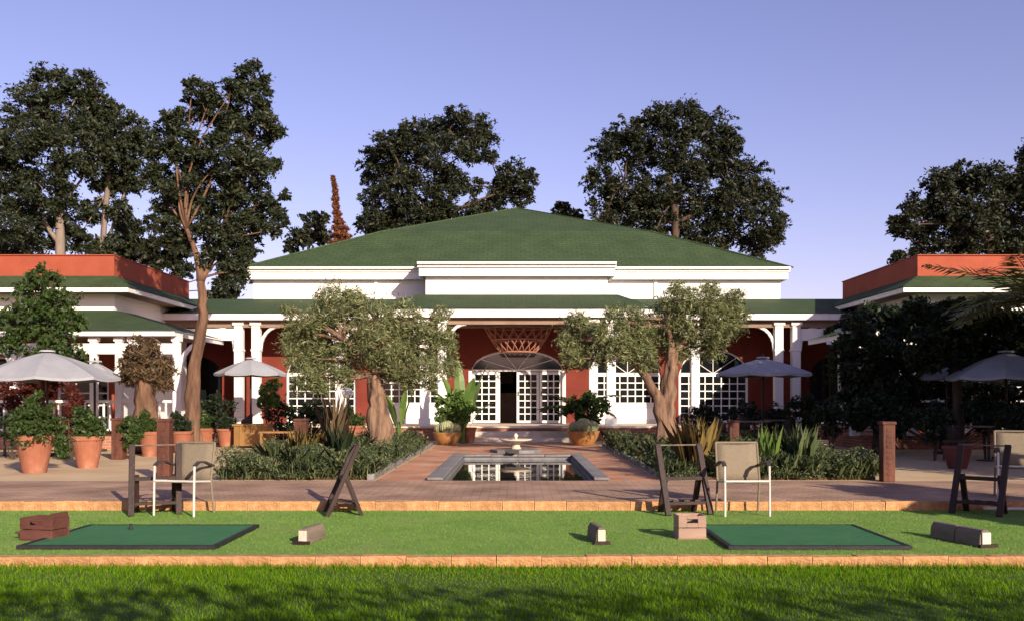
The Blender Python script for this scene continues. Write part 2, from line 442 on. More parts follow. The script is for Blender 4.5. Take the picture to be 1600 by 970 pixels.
def grid_window(root, name, x0, x1, y, z0, z1, nc, nr, fr=0.07, mu=0.035, frame_m=None, zoff=0):
    """frame with crossing bars as one part, each pane a sub-part"""
    mb = MB()
    mb.box(x0, x0+fr, y-0.03, y+0.05, z0, z1).box(x1-fr, x1, y-0.03, y+0.05, z0, z1)
    mb.box(x0+fr, x1-fr, y-0.03, y+0.05, z0, z0+fr).box(x0+fr, x1-fr, y-0.03, y+0.05, z1-fr, z1)
    cw, ch = (x1-x0-2*fr)/nc, (z1-z0-2*fr)/nr
    for i in range(1, nc): mb.box(x0+fr+i*cw-mu/2, x0+fr+i*cw+mu/2, y-0.022, y+0.03, z0+fr, z1-fr)
    for j in range(1, nr): mb.box(x0+fr, x1-fr, y-0.018, y+0.026, z0+fr+j*ch-mu/2, z0+fr+j*ch+mu/2)
    f = mb.build(name, frame_m or M_white, root)
    o = ORIG[root.name]
    pm = pane_mesh(cw - mu*0.5, ch - mu*0.5)
    for i in range(nc):
        for j in range(nr):
            inst('pane', pm, (x0+fr+(i+.5)*cw-o.x, y+0.012-o.y, z0+fr+(j+.5)*ch-o.z), f)
    return f
def arch_frame(root, name, xc, hw, y, zs, zt, wd=0.05, nbars=4, n=16, pm=None):
    """arched head: white rim, radial bars, one dark pane"""
    mb = MB()
    pts = [(xc-hw*math.cos(math.pi*i/n), y, zs+(zt-zs)*math.sin(math.pi*i/n)) for i in range(n+1)]
    for a, b in zip(pts, pts[1:]): mb.beam(a, b, 0.10, wd, up=(0,0,1))
    mb.beam((xc-hw,y,zs),(xc+hw,y,zs),0.09,wd*0.9)
    for i in range(1, nbars):
        t = math.pi*i/nbars
        mb.beam((xc,y,zs),(xc-hw*math.cos(t),y,zs+(zt-zs)*math.sin(t)),0.022,0.03,up=(0,1,0))
    f = mb.build(name, M_white, root)
    g = MB().add([(px,y+0.03,pz) for px,_,pz in pts], [tuple(range(n+1))])
    g.build('pane', pm or M_glass, f)
    return f
YW = 33.0
wins = [(-6.7,1.2),(-3.75,1.15),(3.85,1.15),(6.8,1.2)]
ops = [(xc,hw,ZF,2.25,3.1) for xc,hw in wins] + [(0.05,1.62,ZF,2.35,3.08)]
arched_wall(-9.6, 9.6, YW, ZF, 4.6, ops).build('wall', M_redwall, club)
for xc, hw in wins:
    if abs(xc) > 5:                      # outer windows reach down to the floor
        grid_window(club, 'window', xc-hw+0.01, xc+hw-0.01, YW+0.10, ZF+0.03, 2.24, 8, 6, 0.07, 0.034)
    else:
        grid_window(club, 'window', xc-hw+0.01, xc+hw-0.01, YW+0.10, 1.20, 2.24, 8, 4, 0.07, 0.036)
        pn = MB().box(xc-hw+0.01, xc+hw-0.01, YW+0.06, YW+0.16, ZF+0.004, 1.195)
        pnl = pn.build('panel', M_white, club)
        for k in (-1, 0, 1):
            cx = xc + k*hw*0.64
            MB().box(cx-hw*0.25, cx+hw*0.25, YW+0.042, YW+0.062, ZF+0.14, 1.07).build('panel_field', M_white, pnl, bevel=0.012)
    arch_frame(club, 'fanlight', xc, hw-0.03, YW+0.12, 2.27, 3.06)
# doorway: lattice leaves, one of them open inwards
dx = (-1.50, -0.60, 0.02, 0.81, 1.60)
for i, (a, b) in enumerate(zip(dx, dx[1:])):
    if i == 1: continue
    lf = grid_window(club, 'door_leaf', a+0.01, b-0.01, YW+0.12, ZF+0.02, 2.32, 3, 7, 0.085, 0.036)
    if i != 0: MB().tube([(a+0.07,YW+0.05,1.5),(a+0.07,YW+0.05,1.66)],0.014).build('handle', M_blackm, lf)
lf = MB().box(-0.60,-0.55,YW+0.2,YW+0.85,ZF+0.02,2.32)
lf.build('door_leaf', M_white, club)
for xx in (-1.56, 1.66):
    MB().box(xx-0.06, xx+0.055, YW-0.04, YW+0.2, ZF, 2.36).build('door_post', M_white, club)
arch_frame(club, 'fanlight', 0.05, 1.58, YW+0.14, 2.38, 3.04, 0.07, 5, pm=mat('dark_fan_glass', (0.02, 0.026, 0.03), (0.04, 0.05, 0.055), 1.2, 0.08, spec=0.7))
# dim rooms behind the glass
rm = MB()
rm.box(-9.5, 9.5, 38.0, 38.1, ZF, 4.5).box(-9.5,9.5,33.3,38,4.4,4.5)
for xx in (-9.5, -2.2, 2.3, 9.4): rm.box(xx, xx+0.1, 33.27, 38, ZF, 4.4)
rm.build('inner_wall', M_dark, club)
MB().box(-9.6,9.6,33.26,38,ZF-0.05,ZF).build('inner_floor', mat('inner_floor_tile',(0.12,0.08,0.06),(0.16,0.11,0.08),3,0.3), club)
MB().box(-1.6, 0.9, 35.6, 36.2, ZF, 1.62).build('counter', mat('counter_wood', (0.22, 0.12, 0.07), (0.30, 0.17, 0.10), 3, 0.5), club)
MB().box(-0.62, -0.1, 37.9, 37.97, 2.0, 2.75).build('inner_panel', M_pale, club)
# plinth and porch floor
MB().box(-12.4, 12.4, 30.3, 33.24, 0.0, ZF-0.05).box(-4.0, 4.1, 29.62, 30.3, 0.0, ZF-0.05).build('plinth', M_brick, club)
MB().box(-12.45, 12.45, 30.24, 33.0, ZF-0.049, ZF).box(-4.05, 4.15, 29.56, 30.24, ZF-0.049, ZF).build('porch_floor', M_pale, club)
# columns with brackets
def column(root, x, y, z0, z1, wd=0.26, arch=(-1, 1), mt=M_white):
    mb = MB()
    mb.box(x-wd/2, x+wd/2, y-wd/2, y+wd/2, z0+0.24, z1-0.12)
    mb.box(x-wd*0.64, x+wd*0.64, y-wd*0.64, y+wd*0.64, z0, z0+0.2399)
    mb.box(x-wd*0.68, x+wd*0.68, y-wd*0.68, y+wd*0.68, z1-0.1199, z1)
    mb.box(x-wd*0.58, x+wd*0.58, y-wd*0.58, y+wd*0.58, z1-0.95, z1-0.88)
    c = mb.build('column', mt, root, bevel=0.012)
    for s in arch:
        b = MB(); pts = []
        for i in range(7):
            t = i/6*math.pi/2
            pts.append((x+s*(wd/2+0.62*(1-math.cos(t))), y, z1-0.88+0.74*math.sin(t)))
        for a, q in zip(pts, pts[1:]): b.beam(a, q, 0.1, 0.09, up=(0,0,1))
        b.build('bracket', mt, c)
    return c
for x, ar in ((-2.86,(-1,)),(-2.30,(1,)),(2.42,(-1,)),(2.98,(1,))):
    column(club, x, 30.05, ZF, 3.88, 0.27, ar)
for x, ar in ((-12.0,(1,)),(-8.96,(-1,)),(-8.40,(1,)),(-5.7,(-1,1)),(5.8,(-1,1)),(8.50,(-1,)),(9.06,(1,)),(10.6,(-1,1)),(12.1,(-1,))):
    column(club, x, 31.1, ZF, 3.88, 0.27, ar)
# white frieze beams of the side galleries
for a, b in ((-12.3,-9.11),(9.21,12.3)):
    MB().box(a, b, 31.0, 31.16, 3.28, 3.66).build('frieze', M_white, club)
# side gallery back walls with openings
for s in (-1, 1):
    a, b = sorted((s*9.65, s*13.2))
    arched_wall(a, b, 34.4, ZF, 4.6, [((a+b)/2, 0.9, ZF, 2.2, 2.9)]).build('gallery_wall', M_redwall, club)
    MB().box((a+b)/2-0.85,(a+b)/2+0.85,34.62,34.64,ZF,2.9).build('gallery_glass', M_glass, club)
# porch fascia, soffit, lower roof
MB().box(-12.3, -4.2, 30.72, 30.80, 3.92, 4.12).build('fascia', M_white, club)
MB().box(4.3, 12.3, 30.72, 30.80, 3.92, 4.12).build('fascia', M_white, club)
MB().box(-4.25, 4.35, 29.72, 29.80, 3.92, 4.18).build('fascia', M_white, club)
for s, xx in ((-1,-4.25),(1,4.27)):
    MB().box(xx, xx+0.08, 29.801, 30.719, 3.92, 4.16).build('fascia', M_white, club)
MB().box(-12.3, 12.3, 30.80, 33.0, 3.90, 3.93).box(-4.16, 4.26, 29.80, 30.80, 3.90, 3.93).build('porch_ceiling', M_soffit, club)
MB().box(-12.2, 12.2, 31.0, 31.2, 3.70, 3.899).build('beam', M_soffit, club)
MB().box(-4.1, 4.2, 29.95, 30.15, 3.72, 3.899).build('beam', M_soffit, club)
lr = MB()
lr.quad((-12.35,30.68,4.125),(-4.2,30.68,4.125),(-4.2,34.0,4.92),(-12.35,34.0,4.92))
lr.quad((4.3,30.68,4.125),(12.35,30.68,4.125),(12.35,34.0,4.92),(4.3,34.0,4.92))
lr.quad((-4.32,29.66,4.185),(4.42,29.66,4.185),(3.4,32.0,4.86),(-3.3,32.0,4.86))
lr.quad((-4.32,29.66,4.185),(-3.3,32.0,4.86),(-3.3,34.0,4.93),(-4.32,31.2,4.262))
lr.quad((4.42,29.66,4.185),(4.42,31.2,4.262),(3.4,34.0,4.93),(3.4,32.0,4.86))
lr.quad((-4.2,30.9,4.18),(-3.2,30.9,4.18),(-3.2,34.0,4.922),(-4.2,34.0,4.922))
lr.quad((4.3,30.9,4.18),(3.3,30.9,4.18),(3.3,34.0,4.922),(4.3,34.0,4.922))
lr.build('porch_roof', M_roof, club)
# clerestory and upper eaves
cw = MB().box(-9.3, -3.0, 34.0, 34.3, 4.7, 5.62).box(3.05, 9.37, 34.0, 34.3, 4.7, 5.62)
cw.box(-9.3,-9.0,34.3,50,4.4,5.62).box(9.07,9.37,34.3,50,4.4,5.62).box(-9.3,9.37,50,50.3,0.1,5.62)
cw.build('clerestory_wall', M_whitewall, club)
MB().box(-3.05, 3.1, 32.45, 34.28, 4.72, 5.60).build('dormer_wall', M_whitewall, club)
for x in (-4.95, 4.95): MB().box(x-0.05,x+0.05,33.94,34.0,4.75,5.60).build('pilaster', M_white, club)
up = MB()
def fascia2(mb, x0, x1, y, z0, z1, d=0.09):
    mb.box(x0, x1, y, y+d, z0, z0+(z1-z0)*0.66)
    mb.box(x0-0.05, x1+0.05, y-0.07, y+d, z0+(z1-z0)*0.66+0.002, z1)
fascia2(up, -9.5, -3.32, 33.74, 5.58, 5.97); up.build('eaves', M_white, club)
up = MB(); fascia2(up, 3.39, 9.57, 33.74, 5.58, 5.97); up.build('eaves', M_white, club)
e2 = MB(); fascia2(e2, -3.25, 3.32, 32.2, 5.50, 5.93)
e2.box(-3.25,-3.16,32.295,33.7,5.50,5.92).box(3.23,3.32,32.295,33.7,5.50,5.92)
e2.build('dormer_eaves', M_white, club)
MB().box(-9.42,-3.26,33.835,34.0,5.60,5.63).box(3.33,9.49,33.835,34.0,5.60,5.63).box(-3.15,3.22,32.3,32.45,5.52,5.55).build('eaves_soffit', M_white, club)
for x0, x1 in ((-9.5,-9.41),(9.48,9.57)): MB().box(x0,x1,33.835,50.2,5.58,5.96).build('side_eaves', M_white, club)
rf = MB()
E = [(-9.62,33.62,5.985),(9.70,33.62,5.985),(9.70,50.4,5.985),(-9.62,50.4,5.985)]
K = [(-5.1,36.5,7.74),(5.17,36.5,7.74),(5.17,46.8,7.74),(-5.1,46.8,7.74)]
pk = (0.05,41.5,9.62)
vs = E + K + [pk]
rf.add(vs, [(0,1,5,4),(1,2,6,5),(2,3,7,6),(3,0,4,7),(4,5,8),(5,6,8),(6,7,8),(7,4,8)])
rf.quad((-3.36,32.08,5.945),(3.43,32.08,5.945),(3.43,34.4,6.34),(-3.36,34.4,6.34))
rf.add([(-3.36,32.08,5.945),(-3.36,34.4,6.34),(-3.36,34.4,5.95)],[(0,1,2)])
rf.add([(3.43,32.08,5.945),(3.43,34.4,6.34),(3.43,34.4,5.95)],[(0,2,1)])
roof = rf.build('roof', M_roof, club)
for x0_, x1_, y_, z_ in ((-9.55, -3.34, 33.60, 5.955), (3.41, 9.62, 33.60, 5.955), (-3.3, 3.37, 32.06, 5.915)):
    MB().tube([(x0_, y_, z_), (x1_, y_, z_)], 0.05, 8).build('gutter', M_white, club)
rc = MB()
for i in range(4):
    rc.beam(E[i], K[i], 0.16, 0.05); rc.beam(K[i], pk, 0.16, 0.05)
rc.build('ridge_cap', M_roof, roof)
# hanging lattice lantern over the doorway
ln = thing('lattice_lantern', 'large peach lattice lantern hanging above the central doorway', 'lantern', (0.08, 31.6, 3.0))
lb = MB()
nS = 20; ch_, rt, rb_ = 0.8, 1.12, 0.58
for k in range(nS):
    for s in (-1, 1):
        pts = []
        for i in range(7):
            t = i/6; r = rb_+(rt-rb_)*t**0.8; a = 2*math.pi*(k/nS)+s*t*0.55
            pts.append((0.08+r*math.cos(a), 31.6+0.75*r*math.sin(a), 2.93+ch_*t))
        for a, b in zip(pts, pts[1:]): lb.beam(a, b, 0.022, 0.022)
lb.build('lattice', M_lat, ln)
for r, z in ((rb_, 2.93), (0.87, 3.33), (rt, 3.73)):
    pts = [(0.08+r*math.cos(2*math.pi*i/32), 31.6+0.75*r*math.sin(2*math.pi*i/32), z) for i in range(33)]
    MB().tube(pts, 0.022, 6).build('hoop', M_lat, ln)
MB().tube([(0.08,31.6,3.73),(0.08,31.6,3.899)],0.02).build('stem', M_blackm, ln)
# entrance steps
st = thing('entrance_steps', 'pale stone steps leading up to the doorway', 'steps', (0.1, 28.5, ZP))
for x0,x1,y0,z1 in ((-1.45,1.75,28.98,0.404),(-1.75,2.0,28.3,0.257)):
    MB().box(x0,x1,y0,29.62 if z1>0.3 else 28.979,ZP+0.002,z1).build('step', M_pale, st, bevel=0.015)

# ------------------------------------------------------------------ side wings
def wing(s, label):
    r = thing('side_wing', label, 'building', (s*13, 27, ZP))
    def bx(mb, a, b, y0, y1, z0, z1):
        x0, x1 = sorted((s*a, s*b)); mb.box(x0, x1, y0, y1, z0, z1); return mb
    o = MB()
    bx(o, 11.3, 24, 27.0, 27.3, 4.80, 5.41); bx(o, 11.3, 11.6, 27.3, 33.2, 4.80, 5.41)
    bx(o, 11.6, 24, 32.9, 33.2, 4.80, 5.41)
    o.build('parapet', M_orange, r)
    bx(MB(), 11.28, 24.1, 26.96, 33.24, 5.411, 5.44).build('parapet_cap', M_orange, r)
    k = MB()
    def q(*pts):
        p_ = [(s*a, b, c) for a, b, c in pts]
        k.quad(*(p_ if s > 0 else p_[::-1]))
    q((24.6,26.2,4.45),(10.55,26.2,4.45),(11.28,26.98,4.84),(24.6,26.98,4.84))
    q((10.55,26.2,4.45),(10.55,33.2,4.45),(11.28,33.2,4.84),(11.28,26.98,4.84))
    k.build('skirt_roof', M_roof, r)
    f = MB(); bx(f, 10.6, 24, 26.25, 26.33, 4.31, 4.44); bx(f, 10.6, 10.68, 26.331, 33.2, 4.31, 4.44)
    f.build('skirt_fascia', M_white, r)
    bx(bx(MB(), 10.69, 24, 26.34, 27.0, 4.33, 4.36), 10.69, 11.3, 27.0, 33.2, 4.33, 4.36).build('soffit', M_soffit, r)
    cwl = MB(); bx(cwl, 11.3, 24, 27.02, 27.26, 3.6, 4.79); bx(cwl, 11.32, 11.56, 27.26, 33.0, ZF, 4.79)
    cwl.build('clerestory_wall', M_whitewall, r)
    k = MB()
    q((24.6,24.35,3.13),(8.62,24.35,3.13),(11.32,27.06,3.9),(24.6,27.06,3.9))
    q((8.62,24.35,3.13),(8.62,28.6,3.13),(11.32,28.6,3.9),(11.32,27.06,3.9))
    k.build('porch_roof', M_roof, r)
    f = MB(); bx(f, 8.68, 24, 24.4, 24.47, 3.0, 3.12); bx(f, 8.68, 8.75, 24.471, 28.5, 3.0, 3.12)
    f.build('porch_fascia', M_white, r)
    bx(MB(), 8.76, 24, 24.48, 27.2, 2.99, 3.015).build('porch_ceiling', M_soffit, r)
    bx(MB(), 8.8, 24, 24.62, 24.78, 2.55, 2.82).build('frieze', M_white, r)
    ops_ = [(s*a, 0.75, 0.45, 2.0, 2.6) for a in (10.3+1.9, 14.6, 17.0)]
    x0, x1 = sorted((s*11.3, s*24))
    arched_wall(x0, x1, 27.0, 0.45, 3.6, ops_).build('wall', M_orange, r)
    for a in (12.2, 14.6, 17.0):
        grid_window(r, 'window', s*a-0.74, s*a+0.74, 27.14, 0.46, 1.98, 3, 4, 0.08, 0.04)
        arch_frame(r, 'fanlight', s*a, 0.72, 27.14, 2.02, 2.57, 0.07, 3)
    bx(MB(), 8.8, 24, 24.5, 27.0, 0.0, 0.45).build('plinth', M_brick, r)
    for a, ar in ((8.72,(-s,)),(9.85,()),(10.2,()),(10.85,()),(12.9,(-1,1)),(15.3,(-1,1))):
        column(r, s*a, 24.7, 0.45, 2.99, 0.17, ar)
    rl = MB(); bx(rl, 8.85, 20, 24.66, 24.74, 1.30, 1.37); bx(rl, 8.85, 20, 24.67, 24.73, 0.58, 0.63)
    rail = rl.build('railing', M_white, r)
    bm_ = None
    a = 9.0
    while a < 15.5:
        if bm_ is None:
            o_ = MB().box(-0.022,0.022,-0.022,0.022,0,0.668).build('baluster', M_white); bm_ = o_.data; bpy.data.objects.remove(o_)
        inst('baluster', bm_, (s*a - s*13, 24.7-27, 0.631-ZP), rail)
        a += 0.16
    return r
wing(-1, 'orange parapet wing with white railing on the left, sunlit side wall')
wing(1, 'orange parapet wing on the right with its inner side in shadow')

# ------------------------------------------------------------------ foliage tools
def rand_dirs(n):
    v = rng.normal(size=(n, 3)); return v / np.linalg.norm(v, axis=1)[:, None]
def leaf_quads(P, L, wr=0.45, droop=0.0, up=0.0, jitter=0.55):
    """one kite-shaped leaf at each point"""
    n = len(P)
    d = rand_dirs(n); d[:, 2] = d[:, 2] * (1 - abs(droop)) - droop + up
    d /= np.linalg.norm(d, axis=1)[:, None]
    e = rand_dirs(n); e -= d * (e * d).sum(1)[:, None]; e /= np.linalg.norm(e, axis=1)[:, None]
    l = (L * (1 + jitter * rng.uniform(-1, 1, n)))[:, None]
    wv = l * wr / 2
    return np.stack([P - d*l*0.5, P + e*wv + d*l*0.05, P + d*l*0.5, P - e*wv + d*l*0.05], axis=1)
def clump_points(clumps, n, sub=0.30, subs=26, squash=0.95, hollow=0.3, shoots=0.0):
    """leaf positions: sprays gathered round twig ends inside every clump, denser to the outside"""
    vol = np.array([c[3]**2 for c in clumps]); vol = vol / vol.sum()
    out = []
    for (x, y, z, r), f in zip(clumps, vol):
        k = max(8, int(subs * (0.6 + 0.8 * rng.random())))
        d = rand_dirs(k); rr = r * (hollow + (1 - hollow) * rng.random(k) ** 0.5)
        cc = np.array([x, y, z]) + d * rr[:, None] * np.array([1, 1, squash])
        for c in cc:
            m = int(n * f / k * rng.uniform(0.25, 1.75)) + 1
            s = sub * r * rng.uniform(0.55, 1.2)
            out.append(c + rng.normal(size=(m, 3)) * s * np.array([1, 1, 0.75]) * 0.6)
        if shoots:
            ks = int(shoots * k)
            d = rand_dirs(ks); d[:, 2] = d[:, 2]*0.8 + 0.1
            st = np.array([x, y, z]) + d * r * rng.uniform(0.6, 1.0, ks)[:, None] * np.array([1, 1, squash])
            L_ = r * rng.uniform(0.3, 0.75, ks)
            ml = max(6, int(n * f / k * 0.5))
            for s_, dd, ll in zip(st, d, L_):
                t = rng.random(ml)[:, None]
                out.append(s_ + dd*ll*t - np.array([0, 0, 1])*ll*0.55*t*t + rng.normal(size=(ml, 3))*r*0.045)
    return np.concatenate(out)
def limb(mb, p0, p1, r0, r1, bend=0.12, n=7, sides=7):
    p0, p1 = Vector(p0), Vector(p1)
    L = (p1 - p0).length
    off = Vector((random.uniform(-1,1), random.uniform(-1,1), random.uniform(-0.2,0.6))) * L * bend
    pts = []; rad = []
    for i in range(n):
        t = i/(n-1)
        q = p0.lerp(p1, t) + off * math.sin(math.pi*t) * (1-t*0.3)
        q += Vector((random.uniform(-1,1), random.uniform(-1,1), 0)) * r0 * 0.25 * (0 < i < n-1)
        pts.append(q); rad.append(r0 + (r1-r0)*t**0.8)
    mb.tube(pts, rad, sides)
    return pts
def make_tree(name, label, cat, base, trunk, r0, clumps, n, L, leafm, barkm, fork=None, wr=0.45, droop=0.0, sub=0.30,
              subs=26, group=None, branches=None, squash=0.95, tip=0.02, roots=0, shoots=0.5):
    """base point, list of trunk points, then limbs from the fork to every clump (x, y, z, r)"""
    t = thing(name, label, cat, base, group=group)
    mb = MB()
    pts = [Vector(base)] + [Vector(q) for q in trunk]
    fine = []
    for a, b in zip(pts, pts[1:]):
        for i in range(6 if roots else 4): fine.append(a.lerp(b, i/(6 if roots else 4)) + Vector((random.uniform(-1,1), random.uniform(-1,1), 0)) * r0*0.12)
    fine.append(pts[-1])
    N = len(fine)
    rad = [r0*(1.35 if i == 0 else 1.1 if i == 1 else 1) * (1-0.55*i/N) * random.uniform(0.93,1.07) for i in range(N)]
    mb.tube(fine, rad, 22 if roots else 10, 0.22 if roots else 0.0)
    for k in range(roots):
        a = 2*math.pi*k/roots + 0.4
        limb(mb, Vector(base)+Vector((math.cos(a)*r0*1.6, math.sin(a)*r0*1.6, 0)), fine[min(3, N-1)], r0*0.35, r0*0.3, 0.05)
    top = pts[-1]
    for b in (branches or []):
        limb(mb, b[0], b[1], b[2], b[3], b[4] if len(b) > 4 else 0.1)
    srcs = [top] + [Vector(b[1]) for b in (branches or [])] + [fine[int(N*0.7)]]
    for c in clumps:
        cv = Vector(c[:3])
        lower = [q for q in srcs if q.z < cv.z + 0.3] or srcs
        s = min(lower, key=lambda q: (q-cv).length)
        limb(mb, s, cv, max(tip*1.5, r0*0.22), tip, 0.14, 7, 6)
        for k in range(3):
            e = cv + Vector((random.uniform(-1,1), random.uniform(-1,1), random.uniform(-0.3,1))) * c[3]*0.7
            limb(mb, cv.lerp(s, 0.25*random.random()), e, tip*1.1, tip*0.4, 0.1, 5, 5)
    mb.build('trunk', barkm, t, smooth=True)
    P = clump_points(clumps, n, sub, subs, squash, 0.3, shoots)
    np_mesh('crown', leaf_quads(P, L, wr, droop), 4, leafm, t, base)
    return t
def CL(lst, D, ds=0.7):
    """clump list measured in the photo (px, py, radius px) put at distance D with depth spread"""
    out = []
    for q in lst:
        px, py, r = q[:3]
        rm = r * D / FPX
        d = D + (q[3] if len(q) > 3 else random.uniform(-1, 1) * ds * rm * 1.6)
        out.append((X(px, d), d, Z(py, d), rm))
    return out
def blades(P, H, spread, n, wd, lean=0.5, seg=2):
    """tufts of upright blades; P (m,3) tuft feet"""
    quads = []
    for (x, y, z), h in zip(P, H):
        a = rng.uniform(0, 2*np.pi, n); l = rng.uniform(0.1, lean, n) * h; hh = h * rng.uniform(0.6, 1.05, n)
        r = spread * np.sqrt(rng.random(n)); b = rng.uniform(0, 2*np.pi, n)
        fx, fy = x + r*np.cos(b), y + r*np.sin(b)
        ex, ey = np.cos(a), np.sin(a)
        tx, ty = -ey*wd/2, ex*wd/2
        mx, my = fx+ex*l*0.35, fy+ey*l*0.35
        f0 = np.stack([fx-tx, fy-ty, np.full(n, z)], 1); f1 = np.stack([fx+tx, fy+ty, np.full(n, z)], 1)
        m1 = np.stack([mx+tx*.9, my+ty*.9, z+hh*.6], 1); m0 = np.stack([mx-tx*.9, my-ty*.9, z+hh*.6], 1)
        tp = np.stack([fx+ex*l, fy+ey*l, z+hh], 1)
        quads.append(np.stack([f0, f1, m1, tp, m0], 1))
    return np.concatenate(quads)

# ------------------------------------------------------------------ trees behind the buildings
FAR = 'tall trees behind the buildings'
b = lambda px, D, z=ZP: (X(px, D), D, z)
D = 46
make_tree('gum_tree', 'tall loose gum tree at the far left behind the orange parapet wing', 'tree', b(92, D),
          [(X(96, D), D, 4.5), (X(92, D), D, Z(330, D)), (X(95, D), D, Z(230, D))], 0.30,
          CL([(80,130,30),(130,135,26),(40,165,34),(100,180,44),(150,165,25),(20,215,36),(75,240,48),(130,235,44),(20,280,38),(70,300,40),(15,345,40),(60,365,38),(105,330,30),(-20,250,40)], D),
          46000, 0.19, L_euc, M_barkp, sub=0.30, subs=36, droop=0.3, wr=0.38, group=FAR,
          branches=[((X(92,D),D,Z(380,D)), (X(60,D),D,Z(290,D)), 0.13, 0.06), ((X(92,D),D,Z(360,D)), (X(128,D),D,Z(280,D)), 0.12, 0.05)])
D = 47
make_tree('gum_tree', 'narrow gum tree right of the far left one with bare pale stems', 'tree', b(160, D),
          [(X(150, D), D, 4.5), (X(165, D), D, Z(330, D)), (X(175, D), D, Z(230, D))], 0.2,
          CL([(165,185,28),(200,200,26),(190,240,34),(215,230,18),(170,285,28),(205,285,20),(150,330,22),(185,330,18),(120,375,24),(20,385,34),(160,385,26)], D),
          24000, 0.18, L_euc, M_barkp, sub=0.32, group=FAR,
          branches=[((X(150,D),D,5.5), (X(205,D),D,Z(275,D)), 0.1, 0.05)])
D = 50
make_tree('broadleaf_tree', 'low tree filling the gap behind the left parapet wing', 'tree', b(215, D),
          [(X(215, D), D, 4.0), (X(220, D), D, Z(400, D))], 0.2,
          CL([(200,360,24),(215,395,30),(250,400,30),(185,400,22),(275,385,24),(240,350,16),(370,420,26),(350,455,26),(270,430,28),(385,395,18)], D, 0.4),
          22000, 0.20, L_far, M_barkd, group=FAR)
D = 52
make_tree('broadleaf_tree', 'small tree top showing left of the rust coloured cypress', 'tree', b(480, D),
          [(X(480, D), D, 5.0), (X(482, D), D, Z(385, D))], 0.15,
          CL([(490,345,16),(470,372,18),(500,370,16),(455,385,12),(505,340,8),(440,345,12),(430,325,8)], D, 0.4), 5000, 0.22, L_far, M_barkd, group=FAR)
D = 52
make_tree('broadleaf_tree', 'large irregular dark tree behind the left slope of the clubhouse roof', 'tree', b(690, D),
          [(X(692, D), D, 5.0), (X(690, D), D, Z(340, D)), (X(680, D), D, Z(270, D))], 0.3,
          CL([(714,178,16),(735,200,30),(690,205,26),(645,205,26),(605,225,24),(590,258,28),(640,250,38),(700,245,38),(750,225,28),(765,245,12),(590,305,28),(635,300,38),(690,300,28),(585,345,22),(640,345,34),(610,370,20),(735,290,18),(745,330,22),(690,335,24),
              (800,270,22),(820,285,18),(785,295,22),(815,310,18),(775,320,18),(830,272,10),(575,352,16),(600,345,24),(650,372,20),(665,345,22),(715,345,18),(765,345,14)], D),
          56000, 0.20, L_far, M_barkd, sub=0.30, subs=36, droop=0.3, wr=0.38, group=FAR,
          branches=[((X(690,D),D,Z(350,D)), (X(625,D),D,Z(285,D)), 0.16, 0.07), ((X(690,D),D,Z(340,D)), (X(785,D),D,Z(300,D)), 0.13, 0.05)])
D = 54
make_tree('broadleaf_tree', 'tiny tree top peeping over the roof between the two big trees', 'tree', b(883, D),
          [(X(883, D), D, 6.0), (X(883, D), D, Z(335, D))], 0.12, CL([(878,325,11),(892,338,13),(870,338,8),(905,345,10)], D, 0.3), 1200, 0.26, L_far, M_barkd, group=FAR)
D = 52
make_tree('broadleaf_tree', 'broad dense rounded tree behind the right slope of the clubhouse roof', 'tree', b(1052, D),
          [(X(1056, D), D, 5.0), (X(1054, D), D, Z(330, D)), (X(1045, D), D, Z(270, D))], 0.32,
          CL([(1030,190,30),(1075,190,32),(1115,205,32),(985,210,30),(950,235,26),(1000,240,36),(1060,240,40),(1120,250,34),(1140,225,20),(940,285,26),(985,300,34),(945,320,28),(1030,300,28),(1000,350,30),(950,345,20),(1050,345,26),
              (1165,280,34),(1200,310,24),(1150,320,38),(1100,330,28),(1195,350,28),(1130,365,34),(1180,380,26),(1218,345,14),(1085,370,24),(1205,370,18),(1000,325,28),(1035,330,26),(1078,300,26),(1020,380,24),(965,372,18),(1060,388,22),(1090,270,22)], D),
          74000, 0.20, L_far, M_barkd, sub=0.30, subs=36, droop=0.3, wr=0.38, group=FAR,
          branches=[((X(1054,D),D,Z(350,D)), (X(1140,D),D,Z(290,D)), 0.16, 0.07), ((X(1054,D),D,Z(350,D)), (X(975,D),D,Z(290,D)), 0.15, 0.06)])
D = 44
make_tree('broadleaf_tree', 'dark spreading tree behind the right orange parapet wing', 'tree', b(1540, D),
          [(X(1545, D), D, 4.0), (X(1548, D), D, Z(350, D))], 0.28,
          CL([(1465,285,22),(1500,280,28),(1545,285,30),(1590,290,28),(1620,300,36),(1440,325,26),(1480,330,36),(1530,335,40),(1580,345,40),(1400,350,14),(1420,345,16),(1440,365,22),(1490,380,34),(1550,390,36),(1600,395,36),(1400,405,14),(1440,400,20),(1405,362,12)], D),
          46000, 0.18, L_far, M_barkd, sub=0.30, subs=36, droop=0.3, wr=0.38, group=FAR,
          branches=[((X(1545,D),D,Z(380,D)), (X(1470,D),D,Z(330,D)), 0.13, 0.05)])
D = 48
make_tree('broadleaf_tree', 'tree cut by the right edge of the photo, taller than its neighbour', 'tree', b(1640, D),
          [(X(1640, D), D, 6.0), (X(1640, D), D, Z(300, D))], 0.25, CL([(1625,235,28),(1640,275,40),(1608,268,16),(1660,220,30)], D), 7000, 0.22, L_far, M_barkd, group=FAR)
